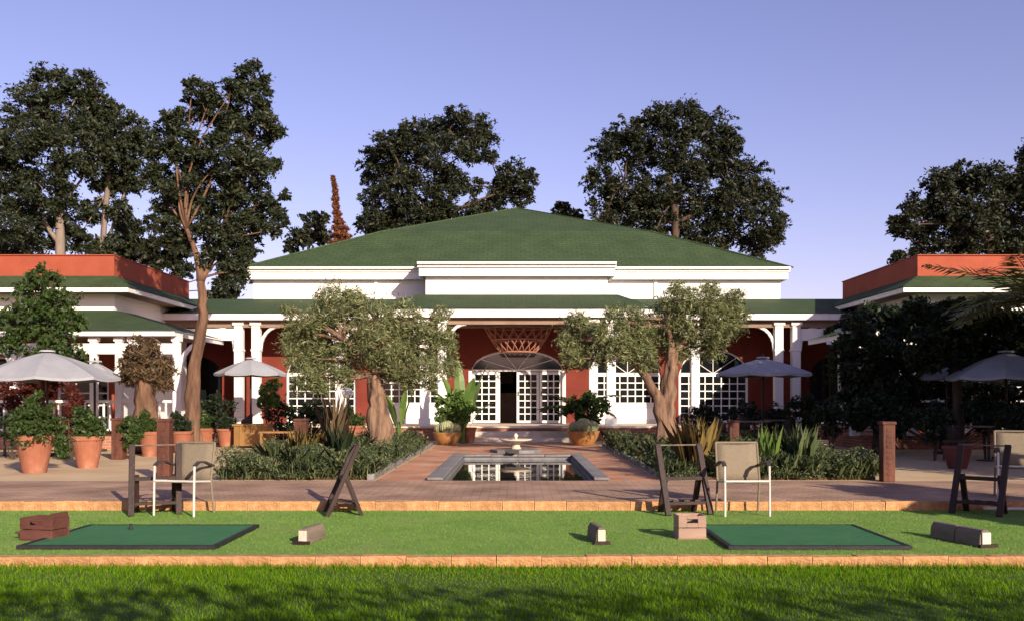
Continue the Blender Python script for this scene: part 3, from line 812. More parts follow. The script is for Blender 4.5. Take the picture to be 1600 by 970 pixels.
# rust coloured dying cypress
D = 49
cy = thing('cypress_tree', 'slim rust-brown dying cypress poking above the roof', 'tree', b(527, D))
MB().tube([b(530, D), (X(530,D), D, Z(380,D)), (X(519,D), D, Z(282,D))], [0.16, 0.12, 0.03], 8).build('trunk', M_barkd, cy)
pts = []
for i in range(5200):
    t = rng.random() ** 1.25
    py = 390 - 114*t
    cxp = 531 - 12*max(0, (t-0.3)/0.7) + 1.5*math.sin(t*9)
    wpx = (21 - 10*(t/0.38)**2 if t < 0.38 else 9.0*(1-t)+2.0) * (0.75+0.25*math.sin(py*0.55)) * rng.uniform(0.7, 1.15)
    a = rng.uniform(0, 2*math.pi); r = wpx*math.sqrt(rng.random())*D/FPX
    pts.append((X(cxp, D)+r*math.cos(a), D+r*math.sin(a), Z(py, D)))
np_mesh('crown', leaf_quads(np.array(pts), 0.22, 0.4, up=0.7), 4, L_rust, cy, b(527, D))

# ------------------------------------------------------------------ garden trees
D = 23.4
make_tree('gum_tree', 'tall gum tree with forked tan trunk rising in front of the left gallery', 'tree', b(298, D),
          [(X(305, D), D, Z(575, D)), (X(317, D), D, Z(500, D)), (X(314, D), D, Z(435, D))], 0.17,
          CL([(300,135,16),(330,150,24),(395,118,24),(400,160,28),(365,140,20),(310,170,22),(350,190,34),(400,205,32),(430,210,16),(275,190,22),(255,225,28),(300,235,36),(350,250,38),(395,260,34),(430,255,10),(245,275,24),(285,290,34),(335,305,38),(380,310,36),(415,310,14),(255,320,18),
              (300,340,28),(345,360,34),(385,360,26),(360,395,24),(265,350,16),(285,375,16),(430,330,14),(445,305,9),(330,400,20),(375,425,16),(405,350,16),(425,360,14)], D, 0.6),
          54000, 0.11, L_euc, M_barkg, sub=0.34, subs=22, droop=0.35, wr=0.36, tip=0.012, roots=5,
          branches=[((X(314,D),D,Z(440,D)), (X(296,D),D-0.2,Z(360,D)), 0.11, 0.05, 0.04), ((X(314,D),D,Z(440,D)), (X(338,D),D+0.3,Z(372,D)), 0.09, 0.045, 0.04)])
# shaggy pollarded trunk left of it
D = 22.8
sh = make_tree('pollarded_tree', 'shaggy brown pollarded tree left of the forked gum trunk', 'tree', b(228, D),
          [(X(230, D), D, Z(640, D)), (X(226, D), D, Z(590, D)), (X(226, D), D, Z(560, D))], 0.3,
          CL([(226,550,24),(205,570,18),(250,575,20),(225,580,24),(255,600,12),(200,590,12)], D, 0.4), 4200, 0.20, L_dry, M_barkg, wr=0.18, droop=0.6, sub=0.35, tip=0.02, roots=4)
D = 21.8
make_tree('olive_tree', 'wide silvery olive tree with thick trunk in the bed left of the pool', 'tree', b(597, D),
          [(X(592, D), D, Z(640, D)), (X(588, D), D, Z(590, D)), (X(588, D), D, Z(566, D))], 0.26,
          CL([(490,500,30),(530,478,32),(520,520,38),(470,535,28),(490,565,30),(540,560,34),(575,500,34),(600,540,38),(630,500,32),(650,535,36),(680,520,26),(690,555,24),(660,575,26),(615,580,20),(555,465,16),(510,468,18),(700,530,14),(460,510,14),(480,590,18),(640,595,16),(535,590,18),(455,560,16),(470,605,14),(705,575,14),(500,605,14),(670,605,12),(450,485,12),(690,490,14)], D, 0.65),
          29000, 0.10, L_olive, M_bark, wr=0.19, sub=0.50, subs=26, droop=0.25, tip=0.009, roots=5, shoots=1.0,
          branches=[((X(588,D),D,Z(575,D)), (X(540,D),D-0.3,Z(530,D)), 0.12, 0.05), ((X(588,D),D,Z(575,D)), (X(640,D),D+0.2,Z(540,D)), 0.12, 0.05), ((X(588,D),D,Z(570,D)), (X(590,D),D+0.2,Z(510,D)), 0.1, 0.04)])
D = 21.6
make_tree('olive_tree', 'olive tree with two leaning stems in the bed right of the pool', 'tree', b(1036, D),
          [(X(1042, D), D, Z(640, D)), (X(1048, D), D, Z(580, D)), (X(1050, D), D, Z(545, D))], 0.22,
          CL([(1060,470,26),(1100,475,28),(1140,480,26),(1040,500,30),(1085,510,34),(1130,510,28),(1155,495,14),(1110,540,22),(1060,540,26),(985,500,22),(950,520,28),(910,520,28),(930,550,28),(885,535,16),(970,545,26),(1005,530,24),(1005,560,22),(895,560,16),(1060,450,12),(1110,452,14),(1150,462,12),(960,490,14),(900,500,14)], D, 0.65),
          27000, 0.10, L_olive, M_bark, wr=0.19, sub=0.50, subs=26, droop=0.25, tip=0.009, roots=5, shoots=1.0,
          branches=[((X(1036,D),D,Z(668,D)), (X(1022,D),D-0.15,Z(612,D)), 0.15, 0.12, 0.03), ((X(1022,D),D-0.15,Z(615,D)), (X(985,D),D-0.3,Z(560,D)), 0.125, 0.07, 0.06),
                    ((X(985,D),D-0.3,Z(563,D)), (X(930,D),D-0.2,Z(535,D)), 0.07, 0.03), ((X(1050,D),D,Z(560,D)), (X(1095,D),D,Z(510,D)), 0.1, 0.05), ((X(1050,D),D,Z(555,D)), (X(1040,D),D,Z(500,D)), 0.09, 0.04)])
D = 23.0
make_tree('ornamental_tree', 'slender light tree in front of the left wing roof above the big parasol', 'tree', b(66, D),
          [(X(66, D), D, Z(600, D)), (X(68, D), D, Z(500, D))], 0.07,
          CL([(58,430,15),(82,440,14),(50,460,24),(90,475,26),(30,480,20),(65,500,34),(110,505,22),(20,510,22),(50,530,28),(95,535,26),(118,555,20),(10,540,18),(75,560,20)], D, 0.6),
          8000, 0.11, L_green, M_barkd, sub=0.34, subs=18, tip=0.01)
# dark plants on the shaded right
D = 22.5
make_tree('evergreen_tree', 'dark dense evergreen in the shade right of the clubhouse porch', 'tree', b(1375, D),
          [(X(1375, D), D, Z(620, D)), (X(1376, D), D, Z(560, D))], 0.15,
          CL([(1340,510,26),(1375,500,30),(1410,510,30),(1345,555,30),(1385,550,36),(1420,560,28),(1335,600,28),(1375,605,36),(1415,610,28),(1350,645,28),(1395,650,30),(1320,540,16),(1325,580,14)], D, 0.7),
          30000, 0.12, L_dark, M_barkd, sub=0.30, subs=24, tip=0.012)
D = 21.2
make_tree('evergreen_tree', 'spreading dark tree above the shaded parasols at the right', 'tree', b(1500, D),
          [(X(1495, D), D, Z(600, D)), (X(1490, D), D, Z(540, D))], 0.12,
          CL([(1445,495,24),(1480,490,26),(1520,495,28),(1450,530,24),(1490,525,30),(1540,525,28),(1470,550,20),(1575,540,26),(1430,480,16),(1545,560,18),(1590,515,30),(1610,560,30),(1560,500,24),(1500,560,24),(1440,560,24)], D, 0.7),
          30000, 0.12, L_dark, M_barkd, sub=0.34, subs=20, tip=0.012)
# vine on a gallery column
D = 30.7
vn = thing('climbing_vine', 'green vine climbing beside the white posts of the right gallery', 'vine', b(1298, D, ZF))
vp = CL([(1296,520,9),(1298,540,9),(1297,560,9),(1299,580,10),(1301,600,10),(1304,620,12)], D, 0.3)
MB().tube([(X(1298,D),D,ZF),(X(1296,D),D,2.2),(X(1297,D),D,3.4)],[0.03,0.025,0.015],6).build('stem', M_barkd, vn)
np_mesh('foliage', leaf_quads(clump_points(vp, 1500, 0.3, 10), 0.12, 0.6), 4, L_green, vn, b(1298, D, ZF))

# palms and banana-like plants
def frond(mbr, quads, base, az, length, rise, drop, nl=34, ll=0.42, lw=0.045):
    pts = []
    for i in range(9):
        t = i/8
        h = length*(t - 0.12*t*t)
        pts.append(Vector((base[0]+math.cos(az)*h*math.cos(rise*(1-t)), base[1]+math.sin(az)*h*math.cos(rise*(1-t)), base[2]+length*math.sin(rise)*t*0.9 - drop*t*t)))
    mbr.tube(pts, [0.022*(1-0.8*i/8) for i in range(9)], 5)
    for k in range(nl):
        t = 0.12+0.88*k/nl
        i = min(7, int(t*8)); p = pts[i].lerp(pts[i+1], t*8-i)
        d = (pts[i+1]-pts[i]).normalized(); side = d.cross(Vector((0,0,1))).normalized()
        L_ = ll*math.sin(math.pi*(0.15+0.8*t))
        for s in (-1, 1):
            v = (side*s*0.8 + d*0.55 + Vector((0,0,random.uniform(-0.35,0.15)))).normalized()
            n_ = v.cross(d).normalized(); wv = v.cross(n_)*lw/2
            quads.append([p-wv, p+v*L_*0.4+wv*1.2, p+v*L_, p+v*L_*0.4-wv*1.2, ])
def palm(name, label, base, h, n, length, ll, leafm, rise=(0.2, 1.2), r=0.16, drop=1.0, az0=0.0, cat='palm'):
    t = thing(name, label, cat, base)
    mt = MB()
    if h > 0.3:
        mt.tube([Vector(base)+Vector((0,0,h*i/6)) for i in range(7)], [r*(1.2-0.3*i/6)*(1.06 if i%2 else 0.96) for i in range(7)], 10)
        mt.build('trunk', M_barkd, t)
    mr = MB(); q = []
    top = (base[0], base[1], base[2]+h)
    for k in range(n):
        rs = random.uniform(*rise)
        frond(mr, q, top, az0+2*math.pi*k/n+random.uniform(-.25,.25), length*random.uniform(0.85,1.1), rs, drop*random.uniform(0.7,1.2), 40, ll)
    mr.build('stalks', leafm, t)
    np_mesh('fronds', np.array([[list(v) for v in f] for f in q]), 4, leafm, t, base)
    return t
palm('palm_tree', 'palm with arching yellow-green fronds at the right edge of the photo', b(1622, 19.5), 3.2, 24, 2.3, 0.55, L_palm, (0.15, 1.25), 0.18, 1.0)
palm('cycad', 'feathery palm standing right of the doorway steps', (X(905, 28.0), 28.3, ZP), 0.95, 15, 1.35, 0.3, L_green, (0.3, 1.2), 0.11, 0.6)
def broad_leaf(quads, base, az, length, lean, wd, curl=0.35):
    """strap leaf of one strip of quads"""
    prev = None; d = Vector((math.cos(az), math.sin(az), 0)); s = Vector((-math.sin(az), math.cos(az), 0))
    N = 7
    for i in range(N+1):
        t = i/N
        p = Vector(base) + d*(length*lean*t**1.4) + Vector((0,0,length*(t-curl*t**3*lean*1.6)))
        w_ = wd*(0.18 if t < 0.3 else math.sin(math.pi*min(1, (t-0.25)/0.75*0.93+0.07))**0.7)
        w_ = max(w_, wd*0.08)
        cur = (p-s*w_/2+Vector((0,0,w_*0.15)), p, p+s*w_/2+Vector((0,0,w_*0.15)))
        if prev: 
            quads.append([prev[0],prev[1],cur[1],cur[0]]); quads.append([prev[1],prev[2],cur[2],cur[1]])
        prev = cur
def banana(name, label, base, leaves, leafm, cat='plant'):
    t = thing(name, label, cat, base)
    for az, L_, lean, wd in leaves:
        q = []
        broad_leaf(q, (base[0]+0.05*math.cos(az), base[1]+0.05*math.sin(az), base[2]), az, L_, lean, wd)
        np_mesh('leaf', np.array([[list(v) for v in f] for f in q]), 4, leafm, t, base)
    MB().tube([base, (base[0], base[1], base[2]+0.6)], [0.09, 0.05], 8).build('stem', leafm, t)
    return t
banana('banana_plant', 'tall banana plant with upright bright leaves left of the doorway', (X(722, 27.6), 27.8, ZP),
       [(0.15,2.9,0.28,0.34),(2.6,2.4,0.3,0.36),(0.9,2.2,0.35,0.36),(3.6,2.0,0.45,0.34),(5.2,2.3,0.32,0.34),(0.1,1.7,0.55,0.32),(4.4,1.6,0.5,0.34),(2.0,2.6,0.12,0.34)], L_banana)
banana('banana_plant', 'small broad-leaved plant behind the thick olive trunk beside the white panel', (X(622, 28.6), 28.8, ZP),
       [(0.3,1.9,0.25,0.24),(2.4,1.7,0.3,0.24),(4.0,1.6,0.3,0.24),(5.4,1.8,0.2,0.24)], L_bright)

# ------------------------------------------------------------------ shrubs
def bush(name, label, base, clumps, n, L, leafm, cat='shrub', group=None, wr=0.5):
    t = thing(name, label, cat, base, group=group)
    mb = MB()
    for c in clumps: limb(mb, base, c[:3], 0.022, 0.008, 0.1, 5, 5)
    mb.build('stem', M_barkd, t)
    np_mesh('foliage', leaf_quads(clump_points(clumps, n, 0.32, 22), L, wr, up=0.25), 4, leafm, t, base)
    return t
D = 27.2
bush('leafy_shrub', 'bright green leafy shrub below the banana plant left of the doorway', b(708, D), CL([(695,630,14),(715,625,15),(732,635,12),(705,645,14),(725,650,12),(690,650,10)], D), 2600, 0.11, L_bright)
D = 27.6
bush('leafy_shrub', 'green leafy shrub right of the doorway beside the cactus bowl', b(918, D), CL([(900,630,14),(925,625,14),(940,635,11),(910,645,13),(930,650,12),(888,640,10)], D), 2400, 0.11, L_green)
D = 26.5
bush('leafy_shrub', 'yellow-green shrub under the small parasol left of the porch', b(425, D), CL([(418,610,12),(430,600,10),(424,625,12),(412,630,10)], D), 1200, 0.11, L_bright)
D = 24.0
for px, py, sz, lab in ((20,665,20,'dark bush at the left edge behind the first big pot'), (130,655,20,'dark green bush behind the second big terracotta pot'), (205,670,16,'low bush between the two left wooden bollards'), (100,690,14,'low bush between the two big terracotta pots')):
    bush('low_shrub', lab, b(px, D-3.5), CL([(px-sz*.5,py,sz*.8),(px+sz*.5,py+4,sz*.8),(px,py-8,sz*.8),(px,py+16,sz*.8)], D-3.5), 1500, 0.08, L_green if px != 20 else L_dark)
bush('red_cordyline', 'dark red spiky shrub between the two big terracotta pots', b(112, 20.5), CL([(112,610,10),(118,625,10),(108,640,10),(114,655,12),(110,672,10)], 20.5), 1400, 0.16, L_red, wr=0.22)
bush('red_shrub', 'dark red bush under the big parasol before the orange wall', b(30, 24.0), CL([(10,610,16),(40,605,14),(65,620,14),(20,630,16),(85,605,10)], 24.0), 2000, 0.10, L_red)
hl = []
for k in range(22):
    xx = 1335 + k*13.5
    hl += [(xx+random.uniform(-5,5), 612+random.uniform(-12,12), 17), (xx, 645, 18)]
hg = bush('hedge', 'tall dark hedge before the railing of the right wing', b(1480, 23.6), CL(hl, 23.6, 0.4), 26000, 0.10, L_dark, 'hedge')
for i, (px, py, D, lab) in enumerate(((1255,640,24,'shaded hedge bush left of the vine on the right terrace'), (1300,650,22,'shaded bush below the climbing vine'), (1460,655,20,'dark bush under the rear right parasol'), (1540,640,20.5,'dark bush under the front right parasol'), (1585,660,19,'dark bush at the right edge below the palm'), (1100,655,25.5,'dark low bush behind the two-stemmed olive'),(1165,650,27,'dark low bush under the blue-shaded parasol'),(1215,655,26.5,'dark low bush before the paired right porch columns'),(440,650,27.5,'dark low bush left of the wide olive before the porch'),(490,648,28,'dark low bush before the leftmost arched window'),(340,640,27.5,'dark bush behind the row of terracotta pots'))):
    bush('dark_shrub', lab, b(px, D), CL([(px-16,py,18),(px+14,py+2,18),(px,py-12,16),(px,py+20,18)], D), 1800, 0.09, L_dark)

# ------------------------------------------------------------------ planting beds
def bed(name, x0, x1, y0, y1, inner, lab, seed):
    t = thing(name, None, None, ((x0+x1)/2, y0, ZP), kind='structure')
    MB().box(x0+0.1, x1-0.1, y0+0.1, y1, ZP+0.002, ZP+0.05).build('soil', M_soil, t)
    em = stone_mesh('edging_stone', 0.11, 0.585, 0.10, M_stone, seed)
    em2 = stone_mesh('edging_stone', 0.585, 0.11, 0.07, M_stone, seed+1)
    y = y0+0.3
    while y < y1:
        inst('edging_stone', em, (inner-(x0+x1)/2, y-y0, 0.002), t); y += 0.6
bed('planting_bed', -4.75, -2.28, 15.25, 26.0, -2.31, '', 50)
bed('planting_bed', 2.36, 5.85, 15.25, 26.0, 2.39, '', 60)
def cover(label, x0, x1, y0, y1, n, leafm, hmin, hmax):
    P = np.stack([rng.uniform(x0, x1, n), y0+(y1-y0)*rng.random(n)**1.5, np.full(n, ZP+0.04)], 1)
    H = rng.uniform(hmin, hmax, n)*np.where(rng.random(n) < 0.18, 1.45, 1.0)
    H *= 0.75+0.35*np.sin(P[:,0]*2.1+1)*np.cos(P[:,1]*1.3)
    V = blades(P, H, 0.17, 22, 0.014, 1.0)
    o = np_mesh('ground_cover', V, 5, leafm)
    tag(o, label, 'plants', kind='stuff')
    # small leaves between the blades
    Q = P[rng.integers(0, n, n*110)] + rng.normal(size=(n*110, 3))*np.array([0.14, 0.14, 0.0])
    Q[:, 2] = ZP+0.05+rng.random(len(Q))**0.8*0.44*(0.65+0.5*np.sin(Q[:, 0]*3.1)*np.sin(Q[:, 1]*2.3+1))
    o2 = np_mesh('leafy_cover', leaf_quads(Q, 0.06, 0.32, up=0.3), 4, leafm)
    tag(o2, label.replace('blades', 'leaves'), 'plants', kind='stuff')
cover('grey-green mixed blades filling the bed left of the pool', -4.72, -2.36, 15.32, 25.5, 380, L_bed, 0.20, 0.42)
cover('grey-green mixed blades filling the bed right of the pool', 2.46, 5.78, 15.32, 25.5, 480, L_bed, 0.22, 0.46)
def tuft(name, label, base, h, n, spread, wd, leafm, lean=0.5):
    t = thing(name, label, 'plant', base)
    np_mesh('blades', blades(np.array([base]), [h], spread, n, wd, lean), 5, leafm, t, base)
    return t
tuft('golden_grass', 'clump of golden-brown grass left of the right beige chair', (X(1088,15.9),15.9,ZP+0.04), 0.95, 130, 0.22, 0.02, L_gold, 0.45)
tuft('iris_clump', 'upright strappy green clump just right of the right beige chair', (X(1200,16.3),16.3,ZP+0.04), 0.85, 46, 0.2, 0.055, L_bright, 0.3)
tuft('iris_clump', 'upright green clump midway between the right chair and the lit bollard', (X(1252,16.2),16.2,ZP+0.04), 0.85, 46, 0.2, 0.055, L_bed, 0.35)
tuft('yucca', 'dark spiky plant behind the top of the leaning bag stand', (X(530,17.6),17.6,ZP+0.04), 0.85, 44, 0.14, 0.05, L_dark, 0.4)
tuft('yucca', 'brownish upright yucca in the left bed before the white globe lamp', (X(521,19.5),19.5,ZP+0.04), 1.45, 46, 0.14, 0.05, L_dry, 0.25)
tuft('golden_grass', 'straw-coloured grass clump in the left bed near the wooden bollard', (X(470,18.0),18.0,ZP+0.04), 0.75, 90, 0.25, 0.02, L_gold, 0.6)

# ------------------------------------------------------------------ lawn blades
n = 120000
gx = rng.uniform(-6.2, 6.2, n); gy = 5.2 + (YT0-0.135-5.2)*rng.random(n)
h = rng.uniform(0.018, 0.05, n)*(0.85+0.5*np.sin(gx*1.7+np.sin(gy*2.3))*np.sin(gy*1.9+gx*0.6))
edge = rng.random(n) < 0.06
gy[edge] = YT0-0.135-np.abs(rng.normal(size=edge.sum()))*0.05; h[edge] *= 1.6
a = rng.uniform(0, 2*np.pi, n); l = h*rng.uniform(0.1, 0.9, n); ta = rng.uniform(0, 2*np.pi, n)
wd = rng.uniform(0.0025, 0.005, n)
f0 = np.stack([gx-np.cos(ta)*wd, gy-np.sin(ta)*wd, np.full(n,-0.101)],1); f1 = np.stack([gx+np.cos(ta)*wd, gy+np.sin(ta)*wd, np.full(n,-0.101)],1)
tp = np.stack([gx+np.cos(a)*l, gy+np.sin(a)*l, -0.10+h],1)
tag(np_mesh('grass', np.stack([f0,f1,tp],1), 3, L_grass), 'mown green lawn grass in the foreground', 'grass', kind='stuff')
n = 110000
gx = rng.uniform(-6.8, 6.8, n); gy = rng.uniform(YT0+0.01, YT1-0.01, n); h = rng.uniform(0.006, 0.016, n)
a = rng.uniform(0, 2*np.pi, n); ta = rng.uniform(0, 2*np.pi, n); wd = 0.003
f0 = np.stack([gx-np.cos(ta)*wd, gy-np.sin(ta)*wd, np.full(n, -0.001)], 1); f1 = np.stack([gx+np.cos(ta)*wd, gy+np.sin(ta)*wd, np.full(n, -0.001)], 1)
tp = np.stack([gx+np.cos(a)*h, gy+np.sin(a)*h, h], 1)
tag(np_mesh('turf_fibres', np.stack([f0, f1, tp], 1), 3, leaf_mat('turf_fibre', (0.13, 0.25, 0.04), (0.19, 0.32, 0.058), (0.25, 0.33, 0.08), 0.2, 0.7, 0.1)), 'short fibres of the green tee strip', 'turf', kind='stuff')
# ------------------------------------------------------------------ objects
# golf mats
def golf_mat(label, x0, x1, y0, y1, tees):
    t = thing('golf_mat', label, 'golf mat', ((x0+x1)/2, (y0+y1)/2, ZT), group='golf mats on the tee')
    fr = 0.045
    m = MB().box(x0, x1, y0, y0+fr*1.4, ZT+0.002, 0.038).box(x0, x1, y1-fr*0.6, y1, ZT+0.002, 0.038)
    m.box(x0, x0+fr, y0+fr*1.4, y1-fr*0.6, ZT+0.002, 0.038).box(x1-fr, x1, y0+fr*1.4, y1-fr*0.6, ZT+0.002, 0.038)
    m.build('rubber_frame', M_rubber, t)
    MB().box(x0+fr+0.002, x1-fr-0.002, y0+fr*1.4+0.002, y1-fr*0.6-0.002, ZT+0.002, 0.032).build('turf', M_mat, t)
    for tx, ty in tees:
        MB().lathe([(0.022,0),(0.018,0.02),(0.012,0.05),(0.016,0.06)], 10, (tx, ty, 0.0322)).build('rubber_tee', M_rubber, t)
golf_mat('green turf mat in black frame at the left beside the dark crate', -4.66, -2.80, 8.95, 10.48, ((-4.05, 10.1),))
golf_mat('green turf mat in black frame at the right beside the pale crate', 1.98, 3.69, 8.93, 10.48, ())
# ball crates
def crate(label, x, y, wd, dp, ht, rz, m, tilt=0.0, extra=False):
    t = thing('ball_crate', label, 'crate', (x, y, ZT+0.002), rz)
    o = []
    th = 0.018
    def pb(mb, nm): return mb.build(nm, m, t, world=False, bevel=0.004)
    for s in (-1, 1):
        pb(MB().box(-wd/2, wd/2, s*(dp/2-th/2)-th/2, s*(dp/2-th/2)+th/2, 0.012, ht*0.47), 'plank')
        # upper plank with a hand hole
        y0, y1 = s*(dp/2-th/2)-th/2, s*(dp/2-th/2)+th/2
        z0, z1 = ht*0.50, ht
        u = MB().box(-wd/2, -wd*0.2, y0, y1, z0, z1).box(wd*0.2, wd/2, y0, y1, z0, z1)
        u.box(-wd*0.2, wd*0.2, y0, y1, z0, z0+(z1-z0)*0.38).box(-wd*0.2, wd*0.2, y0, y1, z0+(z1-z0)*0.72, z1)
        pb(u, 'handle_plank')
        for zz in ((0.012, ht*0.47), (ht*0.5, ht)):
            pb(MB().box(s*(wd/2-th/2)-th/2, s*(wd/2-th/2)+th/2, -dp/2+th, dp/2-th, *zz), 'plank')
        pb(MB().beam((s*(wd/2-th*1.6), -dp/2+th*1.6, 0.012), (s*(wd/2-th*1.6), -dp/2+th*1.6, ht*0.98), 0.025, 0.025), 'corner_post')
    pb(MB().box(-wd/2-0.01, wd/2+0.01, -dp/2-0.01, dp/2+0.01, 0, 0.012), 'base_board')
    if extra:
        pb(MB().box(wd/2-th*2, wd/2, -dp/2+th, dp/2-th, ht, ht+0.045), 'side_lip')
        pb(MB().box(-wd/2-0.07, -wd/2-0.002, -dp/2+0.01, -dp/2+0.05, ht*0.28, ht*0.36), 'peg')
    t.rotation_euler = (0, tilt, rz)
    return t
crate('dark brown wooden ball crate beside the left mat', -4.72, 9.62, 0.37, 0.26, 0.225, R(-14), M_cwood, 0, True)
crate('pale wooden ball crate at the corner of the right mat', 1.76, 9.72, 0.28, 0.24, 0.235, R(3), M_lwood)
# low wooden dividers
def divider(label, x, y, length, wd, ht, rz, pieces=1):
    t = thing('tee_divider', label, 'divider', (x, y, ZT+0.002), rz, group='wooden dividers on the tee')
    for k in range(pieces):
        L_ = length/pieces
        y0 = -length/2+k*L_
        pr = [(-wd/2,0),(wd/2,0),(wd*0.42,ht*0.72),(wd*0.22,ht),(-wd*0.22,ht),(-wd*0.42,ht*0.72)]
        mb = MB().add([(px,y0+0.006,pz) for px,pz in pr]+[(px,y0+L_-0.006,pz*(0.98 if k else 1)) for px,pz in pr],
                      [(0,1,2,3,4,5),(11,10,9,8,7,6)]+[(i,i+6,(i+1)%6+6,(i+1)%6) for i in range(6)])
        mb.build('block', M_gwood, t, world=False, bevel=0.006)
    MB().box(-wd*0.34, wd*0.34, -length/2-0.012, -length/2+0.004, ht*0.12, ht*0.86).build('end_cap', M_pale, t, world=False, bevel=0.004)
    MB().box(-wd*0.7, wd*0.7, -length/2-0.05, -length/2-0.014, 0, 0.03).build('foot', M_dwood, t, world=False)
    return t
divider('small weathered wooden divider right of the left mat', -2.02, 9.5, 0.42, 0.12, 0.15, R(-12))
divider('small weathered wooden divider near the middle of the tee', 0.80, 9.5, 0.42, 0.11, 0.16, R(8))
divider('long weathered wooden divider at the right end of the tee', 4.37, 9.45, 0.72, 0.14, 0.16, R(14), 2)
tag(MB().tube([(5.85,12.02,0.03),(6.9,11.98,0.03)],0.02,10).build('marker_rod', M_alu), 'white rod lying on the turf below the far right bag stand', 'rod')
# dark wooden bag stands: lambda-shaped sides joined by bars
def bag_stand():
    t = thing('bag_stand', '', 'bag stand')
    for s in (-1, 1):
        x = s*0.27
        MB().beam((x,-0.17,0.0),(x,0.20,0.84),0.05,0.07,up=(1,0,0)).build('post', M_dwood, t, world=False, bevel=0.004)
        MB().beam((x-s*0.05,0.06,0.47),(x-s*0.05,0.24,0.0),0.045,0.065,up=(1,0,0)).build('leg', M_dwood, t, world=False, bevel=0.004)
    MB().tube([(-0.29,0.195,0.83),(0.29,0.195,0.83)],0.009,8).build('top_rod', M_gwood, t, world=False)
    MB().beam((-0.244,0.03,0.43),(0.244,0.03,0.43),0.06,0.045).build('rest_bar', M_dwood, t, world=False)
    MB().beam((-0.244,-0.09,0.14),(0.244,-0.09,0.14),0.06,0.035).build('base_bar', M_dwood, t, world=False)
    MB().beam((-0.19,0.20,0.11),(0.19,0.20,0.11),0.05,0.03).build('base_bar', M_dwood, t, world=False)
    for k in range(3): MB().beam((-0.14+0.14*k,-0.09,0.168),(-0.14+0.14*k,0.20,0.132),0.07,0.018).build('slat', M_dwood, t, world=False)
    return t
bs = bag_stand()
for i, (x, y, rz, lab) in enumerate(((-4.40, 11.72, R(20), 'dark wooden bag stand left of the left beige chair'),
                                     (-2.15, 11.75, R(-76), 'dark wooden bag stand seen from the side, leaning to the right'),
                                     (2.06, 11.74, R(12), 'dark wooden bag stand left of the right beige chair'),
                                     (5.66, 11.72, R(-42), 'dark wooden bag stand at the far right end of the tee'))):
    o = bs if i == 0 else copy_tree(bs)
    o.location = (x, y, ZT+0.002); o.rotation_euler = (0, 0, rz); o['label'] = lab; o['group'] = 'bag stands along the tee'
# sling chairs
def sling_chair():
    t = thing('sling_chair', '', 'chair')
    hw = 0.27; r = 0.014
    for s in (-1, 1):
        x = s*hw
        MB().tube([(x,-0.25,0),(x,-0.245,0.30),(x,-0.235,0.60)],r,8).build('front_leg', M_alu, t, world=False)
        MB().tube([(x*0.97,0.20,0),(x*0.97,0.13,0.40),(x*0.96,0.23,0.86)],r,8).build('rear_leg', M_sling, t, world=False)
        a = MB()
        pts = [(x,-0.235,0.60),(x,-0.15,0.645),(x,-0.02,0.64),(x,0.10,0.60),(x*0.98,0.175,0.585)]
        for p0, p1 in zip(pts, pts[1:]): a.beam(p0, p1, 0.045, 0.022)
        a.build('armrest', M_blackm, t, world=False)
        MB().tube([(x*0.94,-0.25,0.42),(x*0.94,0.14,0.39)],r,8).build('seat_rail', M_alu, t, world=False)
    MB().tube([(-hw,-0.25,0.42),(hw,-0.25,0.42)],r,8).build('front_rail', M_alu, t, world=False)
    MB().tube([(-hw*0.96,0.23,0.86),(hw*0.96,0.23,0.86)],r,8).build('top_rail', M_sling, t, world=False)
    def sling(path, nm):
        m = MB(); vs = []; N = len(path)
        for (y, z) in path:
            for j in range(5):
                u = -1+j*0.5
                vs.append((u*hw*0.93, y, z-0.012*(1-u*u)))
        fs = [(i*5+j, i*5+j+1, (i+1)*5+j+1, (i+1)*5+j) for i in range(N-1) for j in range(4)]
        m.add(vs, fs)
        o = m.build(nm, M_sling, t, world=False, smooth=True)
        sd = o.modifiers.new('thickness', 'SOLIDIFY'); sd.thickness = 0.008
    sling([(-0.26,0.425),(-0.15,0.41),(0.0,0.395),(0.12,0.385)], 'seat')
    sling([(0.13,0.41),(0.155,0.52),(0.19,0.68),(0.215,0.80),(0.225,0.85)], 'backrest')
    return t
sc = sling_chair()
for i, (x, y, z, rz, lab) in enumerate(((-4.03, 11.72, ZT, R(-14), 'beige sling chair with white legs at the left edge of the terrace'),
                                     (2.75, 11.70, ZT, R(3), 'beige sling chair with white legs at the right, near the pale crate'),
                                     (6.60, 12.6, ZP, R(-20), 'shaded beige sling chair cut off by the right edge'))):
    o = sc if i == 0 else copy_tree(sc)
    o.location = (x, y, z+0.002); o.rotation_euler = (0, 0, rz); o['label'] = lab; o['group'] = 'beige sling chairs'
# wooden bollards
def bollard(label, px, D, h, wd, z=ZP):
    x = X(px, D)
    t = thing('bollard', label, 'bollard', (x, D, z), group='wooden bollards')
    MB().box(x-wd/2, x+wd/2, D-wd/2, D+wd/2, z, z+h-0.05).build('post', M_post, t, bevel=0.012)
    MB().box(x-wd*0.58, x+wd*0.58, D-wd*0.58, D+wd*0.58, z+h-0.0499, z+h).build('cap', M_post, t, bevel=0.01)
    k = 0
    zz = z+0.1
    while zz < z+h-0.12:
        MB().box(x-wd*0.22, x+wd*0.22, D-wd/2-0.008, D-wd/2+0.002, zz, zz+0.05).build('carved_block', M_post, t, bevel=0.006); zz += 0.085
bollard('sunlit carved wooden bollard at the right corner of the planting bed', 1386, 15.05, 0.94, 0.19)
bollard('dark wooden bollard directly behind the left beige chair', 258, 15.3, 0.98, 0.20)
bollard('wooden bollard right of the second big terracotta pot', 186, 20.5, 0.88, 0.24)
